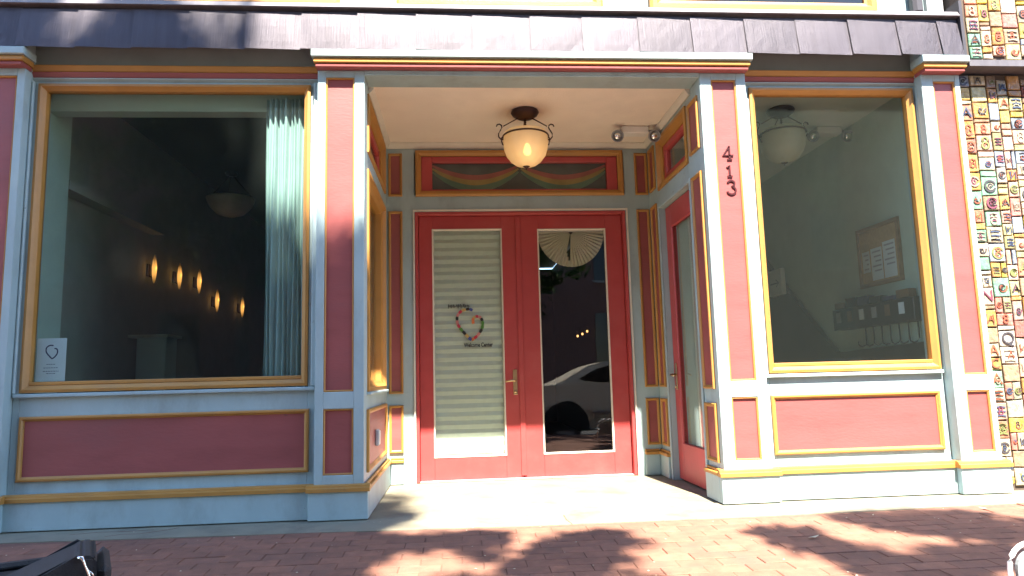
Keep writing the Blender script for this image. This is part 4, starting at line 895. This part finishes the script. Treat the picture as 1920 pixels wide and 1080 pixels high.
for _ in range(330):
    x = random.uniform(-4.2, -0.75); y = random.uniform(-2.6, -0.15)
    pts.append(up_from(x, y, 0.0, random.uniform(2.9, 4.6)))
for cx_, cy_, rx_, ry_, n_ in ((-0.52, -0.72, 0.42, 0.20, 13), (-0.85, -1.05, 0.3, 0.25, 10), (-0.15, -0.60, 0.22, 0.07, 4), (0.40, -0.98, 0.24, 0.20, 10), (0.66, -0.80, 0.14, 0.05, 3), (0.15, -1.50, 0.45, 0.2, 11), (-0.42, 0.05, 0.16, 0.08, 1), (0.25, -1.9, 0.8, 0.2, 14)):
    for _ in range(n_): pts.append(up_from(random.gauss(cx_, rx_ * 0.55), random.gauss(cy_, ry_ * 0.55), 0, random.uniform(3.2, 4.3)) + (0.19,))
for _ in range(230): pts.append(up_from(random.uniform(-5.5, 3.0), random.uniform(-5.0, -2.5), 0.0, random.uniform(2.4, 3.6)))  # extra unseen clumps, added to shade the rear sidewalk and cut its bounce
tree("street_tree", (-2.75, -5.35, -0.384), pts, "leafy street tree behind the camera, shading the large window and paving", 4.6, 0.16)
pts = []
for cx_, cy_, rx_, ry_, n_ in ((1.64, -0.82, 0.10, 0.04, 2), (1.73, -1.06, 0.10, 0.08, 3), (1.86, -1.35, 0.12, 0.08, 3), (1.95, -1.62, 0.14, 0.10, 4), (2.6, -0.88, 0.32, 0.13, 11), (2.40, -1.38, 0.28, 0.16, 10), (2.98, -1.05, 0.25, 0.2, 10), (2.30, -0.58, 0.22, 0.04, 3), (2.78, -0.58, 0.18, 0.04, 3), (3.7, -1.6, 0.6, 0.5, 30), (4.5, -2.2, 0.8, 0.6, 30)):
    for _ in range(n_): pts.append(up_from(random.gauss(cx_, rx_ * 0.55), random.gauss(cy_, ry_ * 0.55), 0, random.uniform(2.9, 4.2)) + (0.19,))
for _ in range(110): pts.append(up_from(random.uniform(2.8, 6.5), random.uniform(-5.0, -2.6), 0.0, random.uniform(2.4, 3.6)))  # more clumps added here to hold back light bounced off the sidewalk
tree("street_tree", (4.6, -5.4, -0.384), pts, "smaller street tree behind the camera, shading the paving on the right", 3.6, 0.12)
# trees and a brick block across the road
for i, (x, y, h) in enumerate(((-13.5, -15.5, 10.5), (-6.2, -15.0, 11.5), (1.2, -15.6, 10.8))):
    pts = []
    for _ in range(130):
        d = Vector((random.gauss(0, 1), random.gauss(0, 1), random.gauss(0, 1))).normalized() * random.random() ** 0.4
        pts.append((x + d.x * 3.4, y + d.y * 2.6, h * 0.60 + d.z * h * 0.36))
    tree("roadside_tree", (x, y, -0.26), pts, ("far left tree across the road, faint in the large window", "middle tree across the road, faint in the large window", "tree across the road, faint in the door glass")[i], 3.4, 0.22, 24, 0.75, 0.20, "trees across the road", 8)
bk = tag(empty("brick_building", None, (0, -24, -0.26)), "long dark brick building across the road behind the trees", "building")
box("wall", FRONT(0), -30, 30, -0.1, 17.0, -1.0, 0.0, 'oldbrick', bk); bk_wall = bk.children[0]  # wall raised this tall so no sky is mirrored in the shop windows
bk_wall.rotation_euler = (0, 0, math.pi)
for r_ in range(4):
    for c_ in range(12):
        u = -26 + c_ * 4.6; w_ = box("window", lambda u_, v_, n_: (u_, n_, v_), u, u + 1.6, 1.6 + r_ * 3.9, 4.0 + r_ * 3.9, 0.002, 0.03, 'cardark', bk)
        box("sill", lambda u_, v_, n_: (u_, n_, v_), u - 0.1, u + 1.7, 1.45 + r_ * 3.9, 1.58 + r_ * 3.9, 0.002, 0.12, 'stone', w_)
